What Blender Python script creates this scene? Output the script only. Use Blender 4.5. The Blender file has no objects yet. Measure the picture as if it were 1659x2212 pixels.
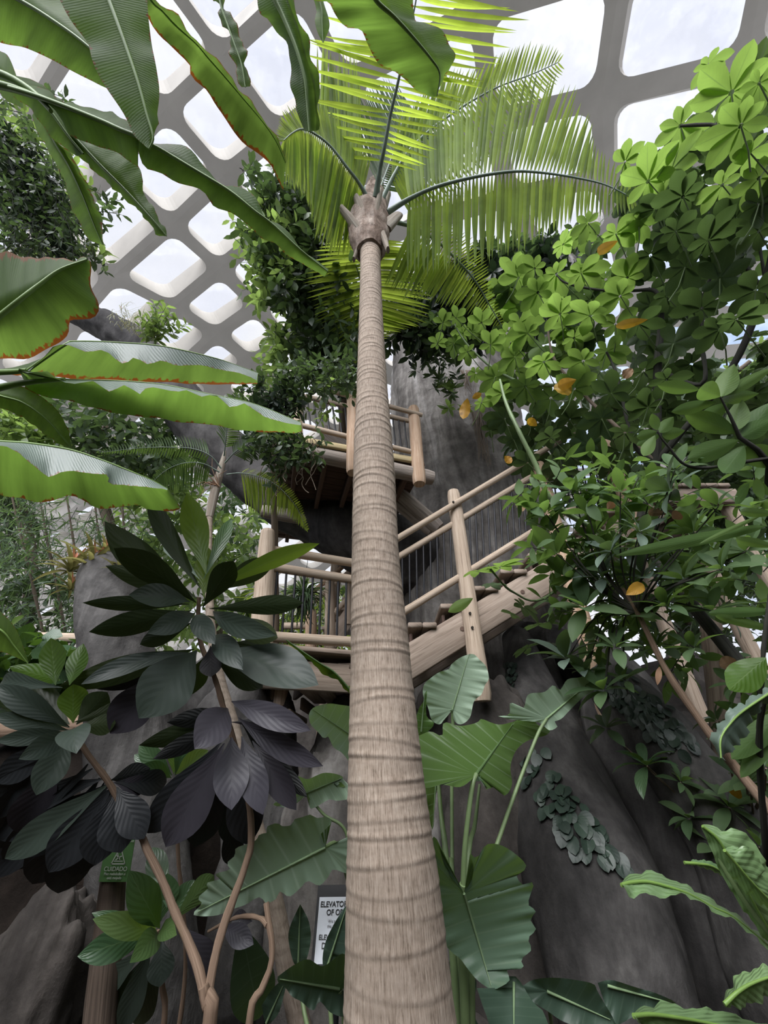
import bpy
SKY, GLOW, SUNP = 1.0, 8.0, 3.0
import bpy, math, random
import numpy as np
from mathutils import Vector
R = np.random.default_rng(7)
C = bpy.context.scene.collection
F, CX, CY = 830.0, 829.5, 1106.0
PITCH = math.radians(33.0)
CO, SI = math.cos(PITCH), math.sin(PITCH)
CAM = np.array([0.0, 0.0, 1.6])

# ------------------------------------------------------------------ camera
cd = bpy.data.cameras.new('camera'); cam = bpy.data.objects.new('camera', cd); C.objects.link(cam)
cam.location = CAM; cam.rotation_euler = (math.radians(90) + PITCH, 0, 0)
cd.sensor_fit = 'VERTICAL'; cd.sensor_height = 24.0; cd.lens = 24.0 * F / 2212.0
cd.clip_start = 0.05; cd.clip_end = 500
bpy.context.scene.camera = cam
vs = bpy.context.scene.view_settings
vs.view_transform = 'Standard'; vs.look = 'None'; vs.gamma = 1.0; vs.use_curve_mapping = False; vs.exposure = EXPOSURE = 0.0

def U(x, y, Z):
    """a photograph position at a depth Z in front of the camera -> a point of the place"""
    u = -(y - CY) / F
    return CAM + Z * np.array([(x - CX) / F, CO - u * SI, SI + u * CO])
def V(x, y, Y):
    """the same, for a point standing Y metres ahead of the camera"""
    u = -(y - CY) / F
    return U(x, y, Y / (CO - u * SI))
def ZY(y, Y):
    return Y / (CO + (y - CY) / F * SI)
def nrm(v):
    v = np.asarray(v, float)
    return v / (np.linalg.norm(v, axis=-1, keepdims=True) + 1e-12)

def catmull(P, n):
    """smooth resampling of a polyline, n points at even steps of its length"""
    P = np.asarray(P, float)
    if len(P) == 2:
        t = np.linspace(0, 1, n)[:, None]; return P[0] * (1 - t) + P[1] * t
    Q = np.vstack([2 * P[0] - P[1], P, 2 * P[-1] - P[-2]])
    out = []
    for i in range(1, len(Q) - 2):
        t = np.linspace(0, 1, 10, endpoint=False)[:, None]
        a, b, c, d = Q[i - 1], Q[i], Q[i + 1], Q[i + 2]
        out.append(.5 * ((2 * b) + (-a + c) * t + (2 * a - 5 * b + 4 * c - d) * t ** 2 + (-a + 3 * b - 3 * c + d) * t ** 3))
    out.append(P[-1:]); S = np.vstack(out)
    L = np.concatenate([[0], np.cumsum(np.linalg.norm(np.diff(S, axis=0), axis=1))])
    s = np.linspace(0, L[-1], n)
    return np.stack([np.interp(s, L, S[:, k]) for k in range(S.shape[1])], 1)

def vnoise(P, scale=1.0, seed=0, octv=3):
    """cheap smooth noise, -1..1"""
    r = np.random.default_rng(seed); P = np.asarray(P, float) * scale; o = np.zeros(len(P)); a = 1.0; tot = 0
    for k in range(octv):
        for m in range(4):
            d = r.normal(size=3) ; ph = r.uniform(0, 6.28)
            o += a * np.sin(P @ d * 2.2 + ph + 1.3 * np.sin(P @ r.normal(size=3) * 1.7)) / 3.0
        tot += a; a *= .5; P = P * 2.03
    return o / tot

class MB:
    """collects geometry and links it as one mesh object"""
    def __init__(s): s.v, s.f, s.uv, s.t, s.n = [], [], [], [], 0
    def add(s, v, f, uv=None, t=None):
        v = np.asarray(v, float).reshape(-1, 3); N = len(v)
        s.v.append(v)
        s.uv.append(np.zeros((N, 2)) if uv is None else np.asarray(uv, float).reshape(-1, 2))
        s.t.append(np.full(N, .5) if t is None else np.broadcast_to(np.asarray(t, float).reshape(-1), (N,)))
        if isinstance(f, np.ndarray): f = (f + s.n)
        else: f = [tuple(i + s.n for i in q) for q in f]
        s.f.append(f); s.n += N
    def verts(s): return np.vstack(s.v)
    def build(s, name, mat, parent=None, smooth=True, base=None):
        V_ = np.vstack(s.v)
        if parent is None:
            if base is None: base = np.array([(V_[:, 0].min() + V_[:, 0].max()) / 2, (V_[:, 1].min() + V_[:, 1].max()) / 2, V_[:, 2].min()])
        else:
            base = np.array(origin(parent))
        faces = []
        for f in s.f:
            faces.extend(f.tolist() if isinstance(f, np.ndarray) else f)
        me = bpy.data.meshes.new(name)
        me.from_pydata((V_ - base).tolist(), [], faces)
        if not isinstance(mat, (list, tuple)): mat = [mat]
        for m in mat: me.materials.append(m)
        uvl = me.uv_layers.new(name='UVMap'); idx = np.empty(len(me.loops), np.int32); me.loops.foreach_get('vertex_index', idx)
        uvl.data.foreach_set('uv', np.vstack(s.uv)[idx].astype(np.float32).ravel())
        at = me.attributes.new('tint', 'FLOAT', 'POINT'); at.data.foreach_set('value', np.concatenate(s.t).astype(np.float32))
        if smooth: me.polygons.foreach_set('use_smooth', np.ones(len(me.polygons), bool))
        me.update()
        o = bpy.data.objects.new(name, me); C.objects.link(o)
        if parent is None: o.location = base
        else: o.parent = parent
        return o

def origin(o):
    p = np.zeros(3)
    while o is not None:
        p = p + np.array(o.location); o = o.parent
    return p
def tag(o, label, cat, group=None, kind=None):
    o['label'] = label; o['category'] = cat
    if group: o['group'] = group
    if kind: o['kind'] = kind
    return o
def thing(name, label, cat, loc, group=None):
    o = bpy.data.objects.new(name, None); C.objects.link(o); o.location = loc; o.empty_display_size = .1
    return tag(o, label, cat, group)
def struct(o):
    o['kind'] = 'structure'; return o

# ------------------------------------------------------------------ shapes
def tube(mb, P, r, seg=12, n=None, cap=True, wob=0.0, seed=0, wscale=3.0, squash=None, t=.5):
    P = np.asarray(P, float); r = np.broadcast_to(np.asarray(r, float), (len(P),)) if np.ndim(r) else np.full(len(P), float(r))
    if n:
        Q = catmull(np.column_stack([P, r]), n); P, r = Q[:, :3], Q[:, 3]
    T = nrm(np.gradient(P, axis=0)); n = len(P)
    up = np.array([0, 0, 1.0]) if abs(T[0][2]) < .9 else np.array([0, -1.0, 0])
    A = np.empty_like(P); a = nrm(up - T[0] * (up @ T[0]))
    for i in range(n):
        a = nrm(a - T[i] * (a @ T[i])); A[i] = a
    B = np.cross(T, A)
    th = np.linspace(0, 2 * np.pi, seg, endpoint=False)
    ring = A[:, None] * np.cos(th)[None, :, None] + B[:, None] * np.sin(th)[None, :, None] * (squash or 1)
    X = P[:, None] + ring * r[:, None, None]
    if wob:
        d = vnoise(X.reshape(-1, 3), wscale, seed).reshape(n, seg)
        X = X + ring * (d * wob)[:, :, None]
    L = np.concatenate([[0], np.cumsum(np.linalg.norm(np.diff(P, axis=0), axis=1))])
    i, j = np.meshgrid(np.arange(n - 1), np.arange(seg), indexing='ij'); k = (j + 1) % seg
    f = np.stack([i * seg + j, i * seg + k, (i + 1) * seg + k, (i + 1) * seg + j], -1).reshape(-1, 4)
    uv = np.stack([np.broadcast_to(np.minimum(th, 2 * np.pi - th) / np.pi, (n, seg)), np.broadcast_to(L[:, None], (n, seg))], -1)
    mb.add(X.reshape(-1, 3), f, uv, t)
    if cap:
        for e, rev in ((0, True), (n - 1, False)):
            vv = np.vstack([X[e], P[e] + T[e] * (r[e] * .08 if not rev else -r[e] * .08)]); ff = []
            for q in range(seg):
                tri = (q, (q + 1) % seg, seg); ff.append(tri[::-1] if rev else tri)
            mb.add(vv, ff, np.column_stack([vv[:, 0] * 2, vv[:, 2] * .05 + 7]), t)

def beam(mb, p, q, w, h, up=(0, 0, 1), bev=.006):
    """a sawn board from p to q, w wide across, h tall, with eased edges"""
    p, q = np.asarray(p, float), np.asarray(q, float); T = nrm(q - p); up = np.asarray(up, float)
    S = nrm(np.cross(T, up)); Nn = np.cross(S, T); L = np.linalg.norm(q - p)
    b = min(bev, w * .3, h * .3); prof = [(-w/2+b,-h/2),(w/2-b,-h/2),(w/2,-h/2+b),(w/2,h/2-b),(w/2-b,h/2),(-w/2+b,h/2),(-w/2,h/2-b),(-w/2,-h/2+b)]
    st = [(0, .985), (b, 1), (L - b, 1), (L, .985)]
    v = []; uv = []
    for s_, k in st:
        for (x, y) in prof:
            v.append(p + T * s_ + S * x * k + Nn * y * k); uv.append(((x + y * 1.3) * 3, s_))
    f = []
    for i in range(3):
        for j in range(8):
            k = (j + 1) % 8; f.append((i*8+j, (i+1)*8+j, (i+1)*8+k, i*8+k))
    f.append(tuple(range(8))); f.append(tuple(range(31, 23, -1)))
    mb.add(v, f, uv)

PROF = {
 'ellip': lambda t: np.sin(np.pi * np.clip(t, 0, 1)) ** .85,
 'lance': lambda t: (np.clip(t, 0, 1) ** .55) * (1 - np.clip(t, 0, 1)) ** .8 * 1.75,
 'leaflet': lambda t: np.sin(np.pi * np.clip(t * .93 + .07, 0, 1) ** 1.3) ** .75,
 'obov': lambda t: np.sin(np.pi * np.clip(t, 0, 1) ** 1.45) ** .9 * .97 + .03 * (1 - t),
 'round': lambda t: np.sin(np.pi * np.clip(t * .97 + .03, 0, 1) ** .9) ** .6,
 'strap': lambda t: np.clip(t * 4 + .22, 0, 1) * np.clip((1 - t) * 2.2, 0, 1) ** .75,
}
def leaves(mb, pos, dirs, nor, L, W, shape='ellip', droop=.5, fold=.25, seg=6, half=1, tint=None, wave=0.0, twist=0.0):
    """many leaf blades at once: base points, directions, upper-side normals, lengths, widths"""
    pos = np.asarray(pos, float).reshape(-1, 3); N = len(pos)
    if N == 0: return
    d = nrm(np.broadcast_to(np.asarray(dirs, float), (N, 3))); n0 = np.broadcast_to(np.asarray(nor, float), (N, 3))
    n0 = nrm(n0 - d * (d * n0).sum(1)[:, None]); s = np.cross(d, n0)
    L = np.broadcast_to(np.asarray(L, float), (N,)); W = np.broadcast_to(np.asarray(W, float), (N,))
    dr = np.broadcast_to(np.asarray(droop, float), (N,)).copy(); dr[np.abs(dr) < 1e-3] = 1e-3
    fo = np.broadcast_to(np.asarray(fold, float), (N,)); tw = np.broadcast_to(np.asarray(twist, float), (N,))
    t = np.linspace(0, 1, seg + 1); w = PROF[shape](t); w[-1] = max(w[-1], .004); c = 2 * half + 1; a = np.linspace(-1, 1, c)
    ph = dr[:, None] * t
    ctr = pos[:, None] + d[:, None] * (np.sin(ph) / dr[:, None] * L[:, None])[..., None] - n0[:, None] * ((1 - np.cos(ph)) / dr[:, None] * L[:, None])[..., None]
    nt = n0[:, None] * np.cos(ph)[..., None] + d[:, None] * np.sin(ph)[..., None]
    tt = tw[:, None] * t
    st = s[:, None] * np.cos(tt)[..., None] + nt * np.sin(tt)[..., None]
    nt = nt * np.cos(tt)[..., None] - s[:, None] * np.sin(tt)[..., None]
    hw = (W[:, None] * .5 * w)
    off = hw[:, :, None] * a
    X = ctr[:, :, None] + st[:, :, None] * (off * np.cos(fo)[:, None, None])[..., None] + nt[:, :, None] * (np.abs(off) * np.sin(fo)[:, None, None])[..., None]
    if wave:
        phs = R.uniform(0, 6.28, N)
        wv = np.sin(t[None, :] * 22 + phs[:, None])[:, :, None] * np.abs(a) ** 2 * hw[:, :, None] * wave
        X = X + nt[:, :, None] * wv[..., None]
    M = (seg + 1) * c
    i, j = np.meshgrid(np.arange(seg), np.arange(c - 1), indexing='ij')
    q = np.stack([i * c + j, (i) * c + j + 1, (i + 1) * c + j + 1, (i + 1) * c + j], -1).reshape(-1, 4)
    f = (q[None] + (np.arange(N) * M)[:, None, None]).reshape(-1, 4)
    uv = np.stack([np.broadcast_to(t[None, :, None], (N, seg + 1, c)), np.broadcast_to((a * .5 + .5), (N, seg + 1, c))], -1)
    ti = R.uniform(0, 1, N) if tint is None else np.broadcast_to(np.asarray(tint, float), (N,))
    mb.add(X.reshape(-1, 3), f, uv.reshape(-1, 2), np.repeat(ti, M))

def pxleaf(mb, b, t, wpx, roll=0.0, droop=.6, shape='obov', fold=.2, top=None, seg=14, half=3, wave=0.03, tint=None, twist=0.):
    """one broad leaf from its base to its tip, both as (x, y, depth)"""
    A, B = U(*b), U(*t); ch = B - A; Ln = np.linalg.norm(ch); c = ch / Ln; mid = (A + B) / 2
    n = nrm(CAM - mid); n = nrm(n - c * (n @ c))
    if top is None:
        if n[2] < 0: n = -n
    elif not top: n = -n
    s = np.cross(c, n); n = n * math.cos(roll) + s * math.sin(roll)
    d = c * math.cos(droop / 2) + n * math.sin(droop / 2); nn = n * math.cos(droop / 2) - c * math.sin(droop / 2)
    Z = (b[2] + t[2]) / 2
    W = wpx * Z / F / max(.35, abs(math.cos(roll)))
    arc = Ln * (droop / 2) / max(1e-4, math.sin(droop / 2))
    leaves(mb, [A], [d], [nn], arc, W, shape, droop, fold, seg, half, tint, wave, twist)

def orient(X, f, want):
    """flip quads so that their mean normal points along want"""
    a, b, c = X[f[:, 0]], X[f[:, 1]], X[f[:, 2]]
    return f if (np.cross(b - a, c - a).sum(0) @ want) > 0 else f[:, ::-1]

def loft(mb, cols, n=36, sub=3, ripple=0.0, freq=9.0, upside=None, vs=None, seed=0):
    """a blade stretched over several long curves (edge, rib, edge); each curve: list of (x, y) and a depth or (start, end)"""
    cur = []
    for pts, z in cols:
        if np.ndim(z) == 0: zz = np.full(len(pts), float(z))
        else: zz = np.interp(np.linspace(0, 1, len(pts)), np.linspace(0, 1, len(z)), z)
        cur.append(catmull(np.array([U(p[0], p[1], q) for p, q in zip(pts, zz)]), n))
    cur = np.array(cur); K = len(cur); vs = vs or np.linspace(-1, 1, K)
    rows, vv = [], []
    for k in range(K - 1):
        for m in range(sub):
            w = m / sub; rows.append(cur[k] * (1 - w) + cur[k + 1] * w); vv.append(vs[k] * (1 - w) + vs[k + 1] * w)
    rows.append(cur[-1]); vv.append(vs[-1]); X = np.array(rows); vv = np.array(vv); m = len(X)
    t = np.linspace(0, 1, n)
    if ripple:
        du = np.gradient(X, axis=1); dv = np.gradient(X, axis=0); N = nrm(np.cross(du, dv))
        r = np.random.default_rng(seed + 3); ph = r.uniform(0, 6.28, 3)
        wv = .7 * np.sin(t * freq * 4.2 + ph[0] + .8 * np.sin(t * freq * 1.9 + ph[2])) + .35 * np.sin(t * freq * 9.1 + ph[1])
        X = X + N * (ripple * np.abs(vv)[:, None] ** 1.5 * wv[None])[..., None]
    i, j = np.meshgrid(np.arange(m - 1), np.arange(n - 1), indexing='ij')
    f = np.stack([i * n + j, i * n + j + 1, (i + 1) * n + j + 1, (i + 1) * n + j], -1).reshape(-1, 4)
    X = X.reshape(-1, 3)
    if upside is None: upside = np.array([0, 0, 1.0])
    f = orient(X, f, np.asarray(upside, float))
    uv = np.stack([np.broadcast_to(t, (m, n)), np.broadcast_to((vv * .5 + .5)[:, None], (m, n))], -1)
    mb.add(X, f, uv, R.uniform(0, 1))

def heart(mb, out, base, tip, Zb, Zt, cup=.05, tilt=0.0, rings=6, top=True, dens=4, sag=0.0, seed=0):
    """a broad lobed leaf: outline (x, y) points, the point where the stalk joins, and the tip"""
    P = np.array(out, float); P = catmull(np.vstack([P, P[:1]]), len(P) * dens)[:-1]
    b, tp = np.array(base, float), np.array(tip, float); ax = tp - b; L2 = ax @ ax; L = math.sqrt(L2); pe = np.array([-ax[1], ax[0]]) / L
    tu = (P - b) @ ax / L2; tc = np.clip(tu * .92, 0.0, 1); C0 = b + tc[:, None] * ax
    n = len(P); rows = []; uvs = []
    sd = np.sign((P - b) @ pe); r_ = np.random.default_rng(seed)
    rip = np.sin(np.arange(n) * 1.9 + r_.uniform(0, 6)) * .5 + np.sin(np.arange(n) * .83) * .5
    for k in range(rings + 1):
        w = k / rings; Q = C0 + (P - C0) * w
        tt = (Q - b) @ ax / L2; ss = (Q - b) @ pe / L
        Z = Zb + (Zt - Zb) * tt + tilt * ss - cup * (np.abs(ss) * 2) ** 1.5 + sag * (tt - .5) ** 2 + rip * .012 * w ** 2
        rows.append(np.array([U(q[0], q[1], z) for q, z in zip(Q, Z)]))
        uvs.append(np.column_stack([tu * .8 + .2, .5 + .5 * sd * w]))
    X = np.vstack(rows); uv = np.vstack(uvs)
    i, j = np.meshgrid(np.arange(rings), np.arange(n), indexing='ij'); k = (j + 1) % n
    f = np.stack([i * n + j, i * n + k, (i + 1) * n + k, (i + 1) * n + j], -1).reshape(-1, 4)
    want = CAM - X.mean(0)
    f = orient(X, f, want if top else -want)
    mb.add(X, f, uv, R.uniform(0, 1))

# ------------------------------------------------------------------ materials
def newmat(name):
    m = bpy.data.materials.new(name); m.use_nodes = True; nt = m.node_tree; nt.nodes.clear()
    return m, nt
class G:
    """small helper for wiring nodes"""
    def __init__(s, nt): s.nt = nt
    def n(s, typ, **kw):
        x = s.nt.nodes.new(typ)
        for k, v in kw.items():
            if k.startswith('i_'):
                key = k[2:]; key = int(key) if key.isdigit() else key.replace('_', ' ')
                s.set(x, key, v)
            else: setattr(x, k, v)
        return x
    def set(s, x, key, v):
        if hasattr(v, 'is_output') or isinstance(v, bpy.types.NodeSocket): s.nt.links.new(v, x.inputs[key])
        else:
            if isinstance(v, tuple) and len(v) == 3 and x.inputs[key].type == 'RGBA': v = (*v, 1)
            x.inputs[key].default_value = v
    def math(s, op, a, b=0.0, c=None):
        x = s.nt.nodes.new('ShaderNodeMath'); x.operation = op; s.set(x, 0, a); s.set(x, 1, b)
        if c is not None: s.set(x, 2, c)
        return x.outputs[0]
    def mix(s, f, a, b, blend='MIX'):
        x = s.nt.nodes.new('ShaderNodeMix'); x.data_type = 'RGBA'; x.blend_type = blend
        s.set(x, 0, f); s.set(x, 6, a); s.set(x, 7, b); return x.outputs[2]
    def ramp(s, f, stops):
        x = s.nt.nodes.new('ShaderNodeValToRGB'); s.nt.links.new(f, x.inputs[0]); el = x.color_ramp.elements
        while len(el) > 1: el.remove(el[-1])
        for k, (p, c) in enumerate(stops):
            e = el[0] if k == 0 else el.new(p)
            e.position = p; e.color = (*c, 1) if len(c) == 3 else c
        return x.outputs[0]
    def noise(s, scale, vec=None, detail=3, rough=.55, dist=0.0):
        x = s.nt.nodes.new('ShaderNodeTexNoise'); x.inputs['Scale'].default_value = scale; x.inputs['Detail'].default_value = detail
        x.inputs['Roughness'].default_value = rough; x.inputs['Distortion'].default_value = dist
        if vec is not None: s.nt.links.new(vec, x.inputs['Vector'])
        return x.outputs[0]
    def scale(s, vec, sc):
        x = s.nt.nodes.new('ShaderNodeMapping'); s.nt.links.new(vec, x.inputs[0]); x.inputs['Scale'].default_value = sc; return x.outputs[0]
    def bump(s, h, strength=.4, dist=.01):
        x = s.nt.nodes.new('ShaderNodeBump'); x.inputs['Strength'].default_value = strength; x.inputs['Distance'].default_value = dist
        s.nt.links.new(h, x.inputs['Height']); return x.outputs[0]
    def out(s, sh): 
        o = s.nt.nodes.new('ShaderNodeOutputMaterial'); s.nt.links.new(sh, o.inputs[0])
    def bsdf(s, col, rough=.6, normal=None, spec=.5, metal=0.0):
        x = s.nt.nodes.new('ShaderNodeBsdfPrincipled'); s.set(x, 'Base Color', col); s.set(x, 'Roughness', rough); s.set(x, 'Metallic', metal)
        s.set(x, 'Specular IOR Level', spec)
        if normal is not None: s.nt.links.new(normal, x.inputs['Normal'])
        return x.outputs[0]

def leafmat(name, top, under, glow, trans=.45, rough=.42, vein=None, veinamt=.35, nv=9, slant=.35, midw=.05, var=.35, brown=0.0, ribs=0, bumpy=.25, spec=.45, blotch=None):
    """a leaf: other colour underneath, light shining through, midrib and side veins from its own coordinates"""
    m, nt = newmat(name); g = G(nt)
    uv = g.n('ShaderNodeUVMap').outputs[0]; sep = g.n('ShaderNodeSeparateXYZ', i_0=uv); u, v = sep.outputs[0], sep.outputs[1]
    geo = g.n('ShaderNodeNewGeometry'); oc = g.n('ShaderNodeTexCoord').outputs['Object']
    ti = g.n('ShaderNodeAttribute', attribute_name='tint').outputs['Fac']
    av = g.math('ABSOLUTE', g.math('MULTIPLY_ADD', v, 2.0, -1.0))
    col = g.mix(geo.outputs['Backfacing'], top, under)
    nz = g.noise(6.0, oc, 3)
    val = g.math('ADD', g.math('MULTIPLY_ADD', nz, var * .9, 1 - var * .45), g.math('MULTIPLY_ADD', ti, var, -var * .5))
    hsv = g.n('ShaderNodeHueSaturation'); g.set(hsv, 'Color', col); g.set(hsv, 'Value', val)
    g.set(hsv, 'Hue', g.math('MULTIPLY_ADD', ti, -.03, .515)); col = hsv.outputs[0]
    gl = g.n('ShaderNodeHueSaturation'); g.set(gl, 'Color', glow); g.set(gl, 'Value', val); glc = gl.outputs[0]
    ph = g.math('FRACT', g.math('MULTIPLY', g.math('SUBTRACT', u, g.math('MULTIPLY', av, slant)), float(nv)))
    sv = g.math('SUBTRACT', 1.0, g.math('MULTIPLY', g.math('ABSOLUTE', g.math('SUBTRACT', ph, .5)), 2.0))   # 1 in the middle between veins
    vn = g.n('ShaderNodeMapRange', i_1=0.0, i_2=.16, i_3=1.0, i_4=0.0); g.set(vn, 0, sv)
    mr = g.n('ShaderNodeMapRange', i_1=midw * .6, i_2=midw, i_3=1.0, i_4=0.0); g.set(mr, 0, av)
    vmask = g.math('MAXIMUM', g.math('MULTIPLY', vn.outputs[0], .55), mr.outputs[0])
    if vein: col = g.mix(g.math('MULTIPLY', vmask, veinamt), col, vein); glc = g.mix(g.math('MULTIPLY', vmask, veinamt * .8), glc, tuple(c * .9 for c in vein))
    h = sv
    if ribs:
        fine = g.math('SINE', g.math('MULTIPLY', g.math('SUBTRACT', u, g.math('MULTIPLY', av, .06)), float(ribs)))
        h = g.math('ADD', g.math('MULTIPLY', fine, .5), g.math('MULTIPLY', g.noise(3.0, g.scale(uv, (40, .8, 1)), 2), 1.5))
        lum = g.noise(1.0, g.scale(uv, (16, 1.1, 1)), 3)
        st = g.n('ShaderNodeMapRange', i_1=.3, i_2=.7, i_3=.72, i_4=1.18); g.set(st, 0, lum)
        glc = g.mix(1.0, glc, st.outputs[0], 'MULTIPLY')
    if blotch is not None:
        bn = g.n('ShaderNodeMapRange', i_1=.62, i_2=.7, i_3=0.0, i_4=1.0); g.set(bn, 0, g.noise(4.0, oc, 4)); col = g.mix(bn.outputs[0], col, blotch); glc = g.mix(bn.outputs[0], glc, blotch)
    if brown:
        en = g.math('ADD', av, g.math('MULTIPLY_ADD', g.noise(5.0, g.scale(uv, (9, 1.5, 1)), 4), .5, -.25))
        em = g.n('ShaderNodeMapRange', i_1=1.02 - brown, i_2=1.06 - brown, i_3=0.0, i_4=1.0); g.set(em, 0, en)
        col = g.mix(em.outputs[0], col, (.19, .085, .03)); glc = g.mix(em.outputs[0], glc, (.2, .06, .01))
    bs = g.bsdf(col, rough, g.bump(h, bumpy * .45, .004), spec)
    tr = g.n('ShaderNodeBsdfTranslucent'); g.set(tr, 'Color', glc)
    mx = g.n('ShaderNodeMixShader', i_0=trans); nt.links.new(bs, mx.inputs[1]); nt.links.new(tr.outputs[0], mx.inputs[2])
    g.out(mx.outputs[0]); return m

def woodmat(name, a, b, grain=26.0, rough=.75, crack=.5):
    m, nt = newmat(name); g = G(nt); uv = g.n('ShaderNodeUVMap').outputs[0]
    n1 = g.noise(1.0, g.scale(uv, (grain * .35, 1.3, 1)), 5, .65, .6); n2 = g.noise(1.0, g.scale(uv, (grain, 2.5, 1)), 4, .6, .2)
    col = g.ramp(g.math('ADD', g.math('MULTIPLY', n1, .6), g.math('MULTIPLY', n2, .4)), [(.32, tuple(x * .45 for x in a)), (.45, a), (.6, b), (.75, tuple(x * .8 for x in a))])
    g.out(g.bsdf(col, rough, g.bump(n2, crack, .01), .25)); return m

def rockmat(name, a, b, c, scale=1.0, streak=2.2, rough=.9, bump=.8, grain=.03):
    m, nt = newmat(name); g = G(nt); oc = g.n('ShaderNodeTexCoord').outputs['Object']
    n1 = g.noise(scale * 1.1, g.scale(oc, (streak, streak, .35)), 6, .62, .8); n2 = g.noise(scale * 7, oc, 6, .7); n3 = g.noise(scale * .55, oc, 4, .6, 1.0)
    col = g.ramp(n1, [(.3, a), (.5, b), (.68, c)]); k = g.n('ShaderNodeMapRange', i_1=.3, i_2=.7, i_3=.6, i_4=1.25); g.set(k, 0, n2)
    col = g.mix(1.0, col, k.outputs[0], 'MULTIPLY'); k3 = g.n('ShaderNodeMapRange', i_1=.35, i_2=.65, i_3=.6, i_4=1.2); g.set(k3, 0, n3)
    col = g.mix(1.0, col, k3.outputs[0], 'MULTIPLY')
    hh = g.math('ADD', g.math('MULTIPLY', n1, 1.0), g.math('MULTIPLY', n2, .5))
    g.out(g.bsdf(col, rough, g.bump(hh, bump, grain), .2)); return m

def plainmat(name, col, rough=.6, var=.2, scale=8.0, metal=0.0, bump=.15, spec=.4):
    m, nt = newmat(name); g = G(nt); oc = g.n('ShaderNodeTexCoord').outputs['Object']; nz = g.noise(scale, oc, 4)
    k = g.n('ShaderNodeMapRange', i_1=.25, i_2=.75, i_3=1 - var, i_4=1 + var); g.set(k, 0, nz)
    g.out(g.bsdf(g.mix(1.0, col, k.outputs[0], 'MULTIPLY'), rough, g.bump(nz, bump, .01), spec, metal)); return m

M = {}
M['banana'] = leafmat('banana_leaf', (.085, .145, .06), (.055, .105, .025), (.19, .33, .05), .5, .55, (.15, .26, .06), .5, 1, 0, .03, .3, brown=.045, ribs=420, bumpy=.35, spec=.2)
M['banana_brown'] = leafmat('banana_leaf_browned', (.075, .125, .05), (.05, .095, .025), (.15, .25, .04), .5, .55, (.16, .25, .06), .5, 1, 0, .03, .3, brown=.13, ribs=380, bumpy=.35, spec=.2)
M['banana_top'] = leafmat('banana_leaf_waxy', (.21, .26, .235), (.055, .105, .025), (.17, .29, .05), .35, .38, (.3, .4, .25), .5, 1, 0, .04, .2, brown=.05, ribs=420, bumpy=.5, spec=.6)
M['rib'] = plainmat('leaf_stalk_green', (.13, .22, .05), .45, .25, 5)
M['rib_pale'] = plainmat('leaf_rib_pale', (.17, .25, .13), .5, .2, 5)
M['rib_dark'] = plainmat('leaf_stalk_dark_green', (.06, .11, .035), .45, .25, 5)
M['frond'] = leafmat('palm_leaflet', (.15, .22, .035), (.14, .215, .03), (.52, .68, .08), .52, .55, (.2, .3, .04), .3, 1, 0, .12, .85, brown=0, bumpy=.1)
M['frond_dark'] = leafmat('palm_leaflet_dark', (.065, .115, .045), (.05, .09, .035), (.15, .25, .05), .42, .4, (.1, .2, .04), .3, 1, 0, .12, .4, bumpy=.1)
M['aloc_pale'] = leafmat('elephant_ear_leaf_pale', (.26, .36, .265), (.08, .15, .035), (.24, .4, .1), .3, .5, (.46, .58, .42), .75, 7, 0, .03, .2, bumpy=.3)
M['rachis'] = plainmat('frond_stalk_grey_green', (.16, .21, .17), .5, .25, 8)
M['dark'] = leafmat('shrub_leaf_dark', (.046, .063, .052), (.024, .036, .014), (.04, .066, .01), .24, .36, (.06, .08, .05), .35, 9, .3, .03, .4, bumpy=.3, spec=.3)
M['purple'] = leafmat('shrub_leaf_purple', (.05, .047, .058), (.02, .018, .02), (.02, .016, .016), .12, .4, (.065, .06, .072), .3, 9, .3, .03, .35, bumpy=.3, spec=.3)
M['black'] = leafmat('shrub_leaf_blackish', (.024, .027, .03), (.012, .014, .013), (.01, .012, .008), .1, .45, (.03, .033, .035), .5, 9, .3, .035, .35, bumpy=.5, spec=.35)
M['fresh'] = leafmat('shrub_leaf_fresh', (.1, .17, .06), (.075, .14, .02), (.26, .4, .04), .45, .35, (.16, .24, .08), .5, 9, .3, .04, .3, bumpy=.5)
M['mid'] = leafmat('shrub_leaf_mid_green', (.06, .12, .055), (.05, .09, .03), (.1, .2, .02), .3, .32, (.14, .22, .1), .5, 8, .35, .035, .3, bumpy=.6, spec=.6)
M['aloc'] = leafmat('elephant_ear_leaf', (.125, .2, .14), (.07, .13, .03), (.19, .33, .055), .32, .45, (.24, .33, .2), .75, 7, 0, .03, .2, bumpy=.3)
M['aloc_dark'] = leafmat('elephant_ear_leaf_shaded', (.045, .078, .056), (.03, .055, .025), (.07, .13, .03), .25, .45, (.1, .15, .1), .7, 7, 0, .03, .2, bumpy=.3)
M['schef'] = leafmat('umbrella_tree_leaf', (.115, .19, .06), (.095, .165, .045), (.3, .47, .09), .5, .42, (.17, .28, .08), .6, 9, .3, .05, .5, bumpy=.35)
M['schef_dark'] = leafmat('umbrella_tree_leaf_shaded', (.052, .085, .04), (.04, .07, .028), (.105, .175, .045), .36, .4, (.08, .14, .05), .4, 9, .3, .05, .45, bumpy=.35)  # darker copy: shade of overlapping leaves put into the colours
M['fig'] = leafmat('glossy_shrub_leaf', (.09, .145, .07), (.075, .13, .04), (.2, .34, .065), .36, .42, (.12, .19, .08), .5, 11, .3, .04, .45, bumpy=.2, spec=.14)
M['fig_grey'] = leafmat('glossy_shrub_leaf_grey', (.13, .18, .145), (.07, .11, .05), (.12, .2, .05), .28, .4, (.13, .18, .12), .5, 10, .3, .04, .4, bumpy=.2, spec=.6)
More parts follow.
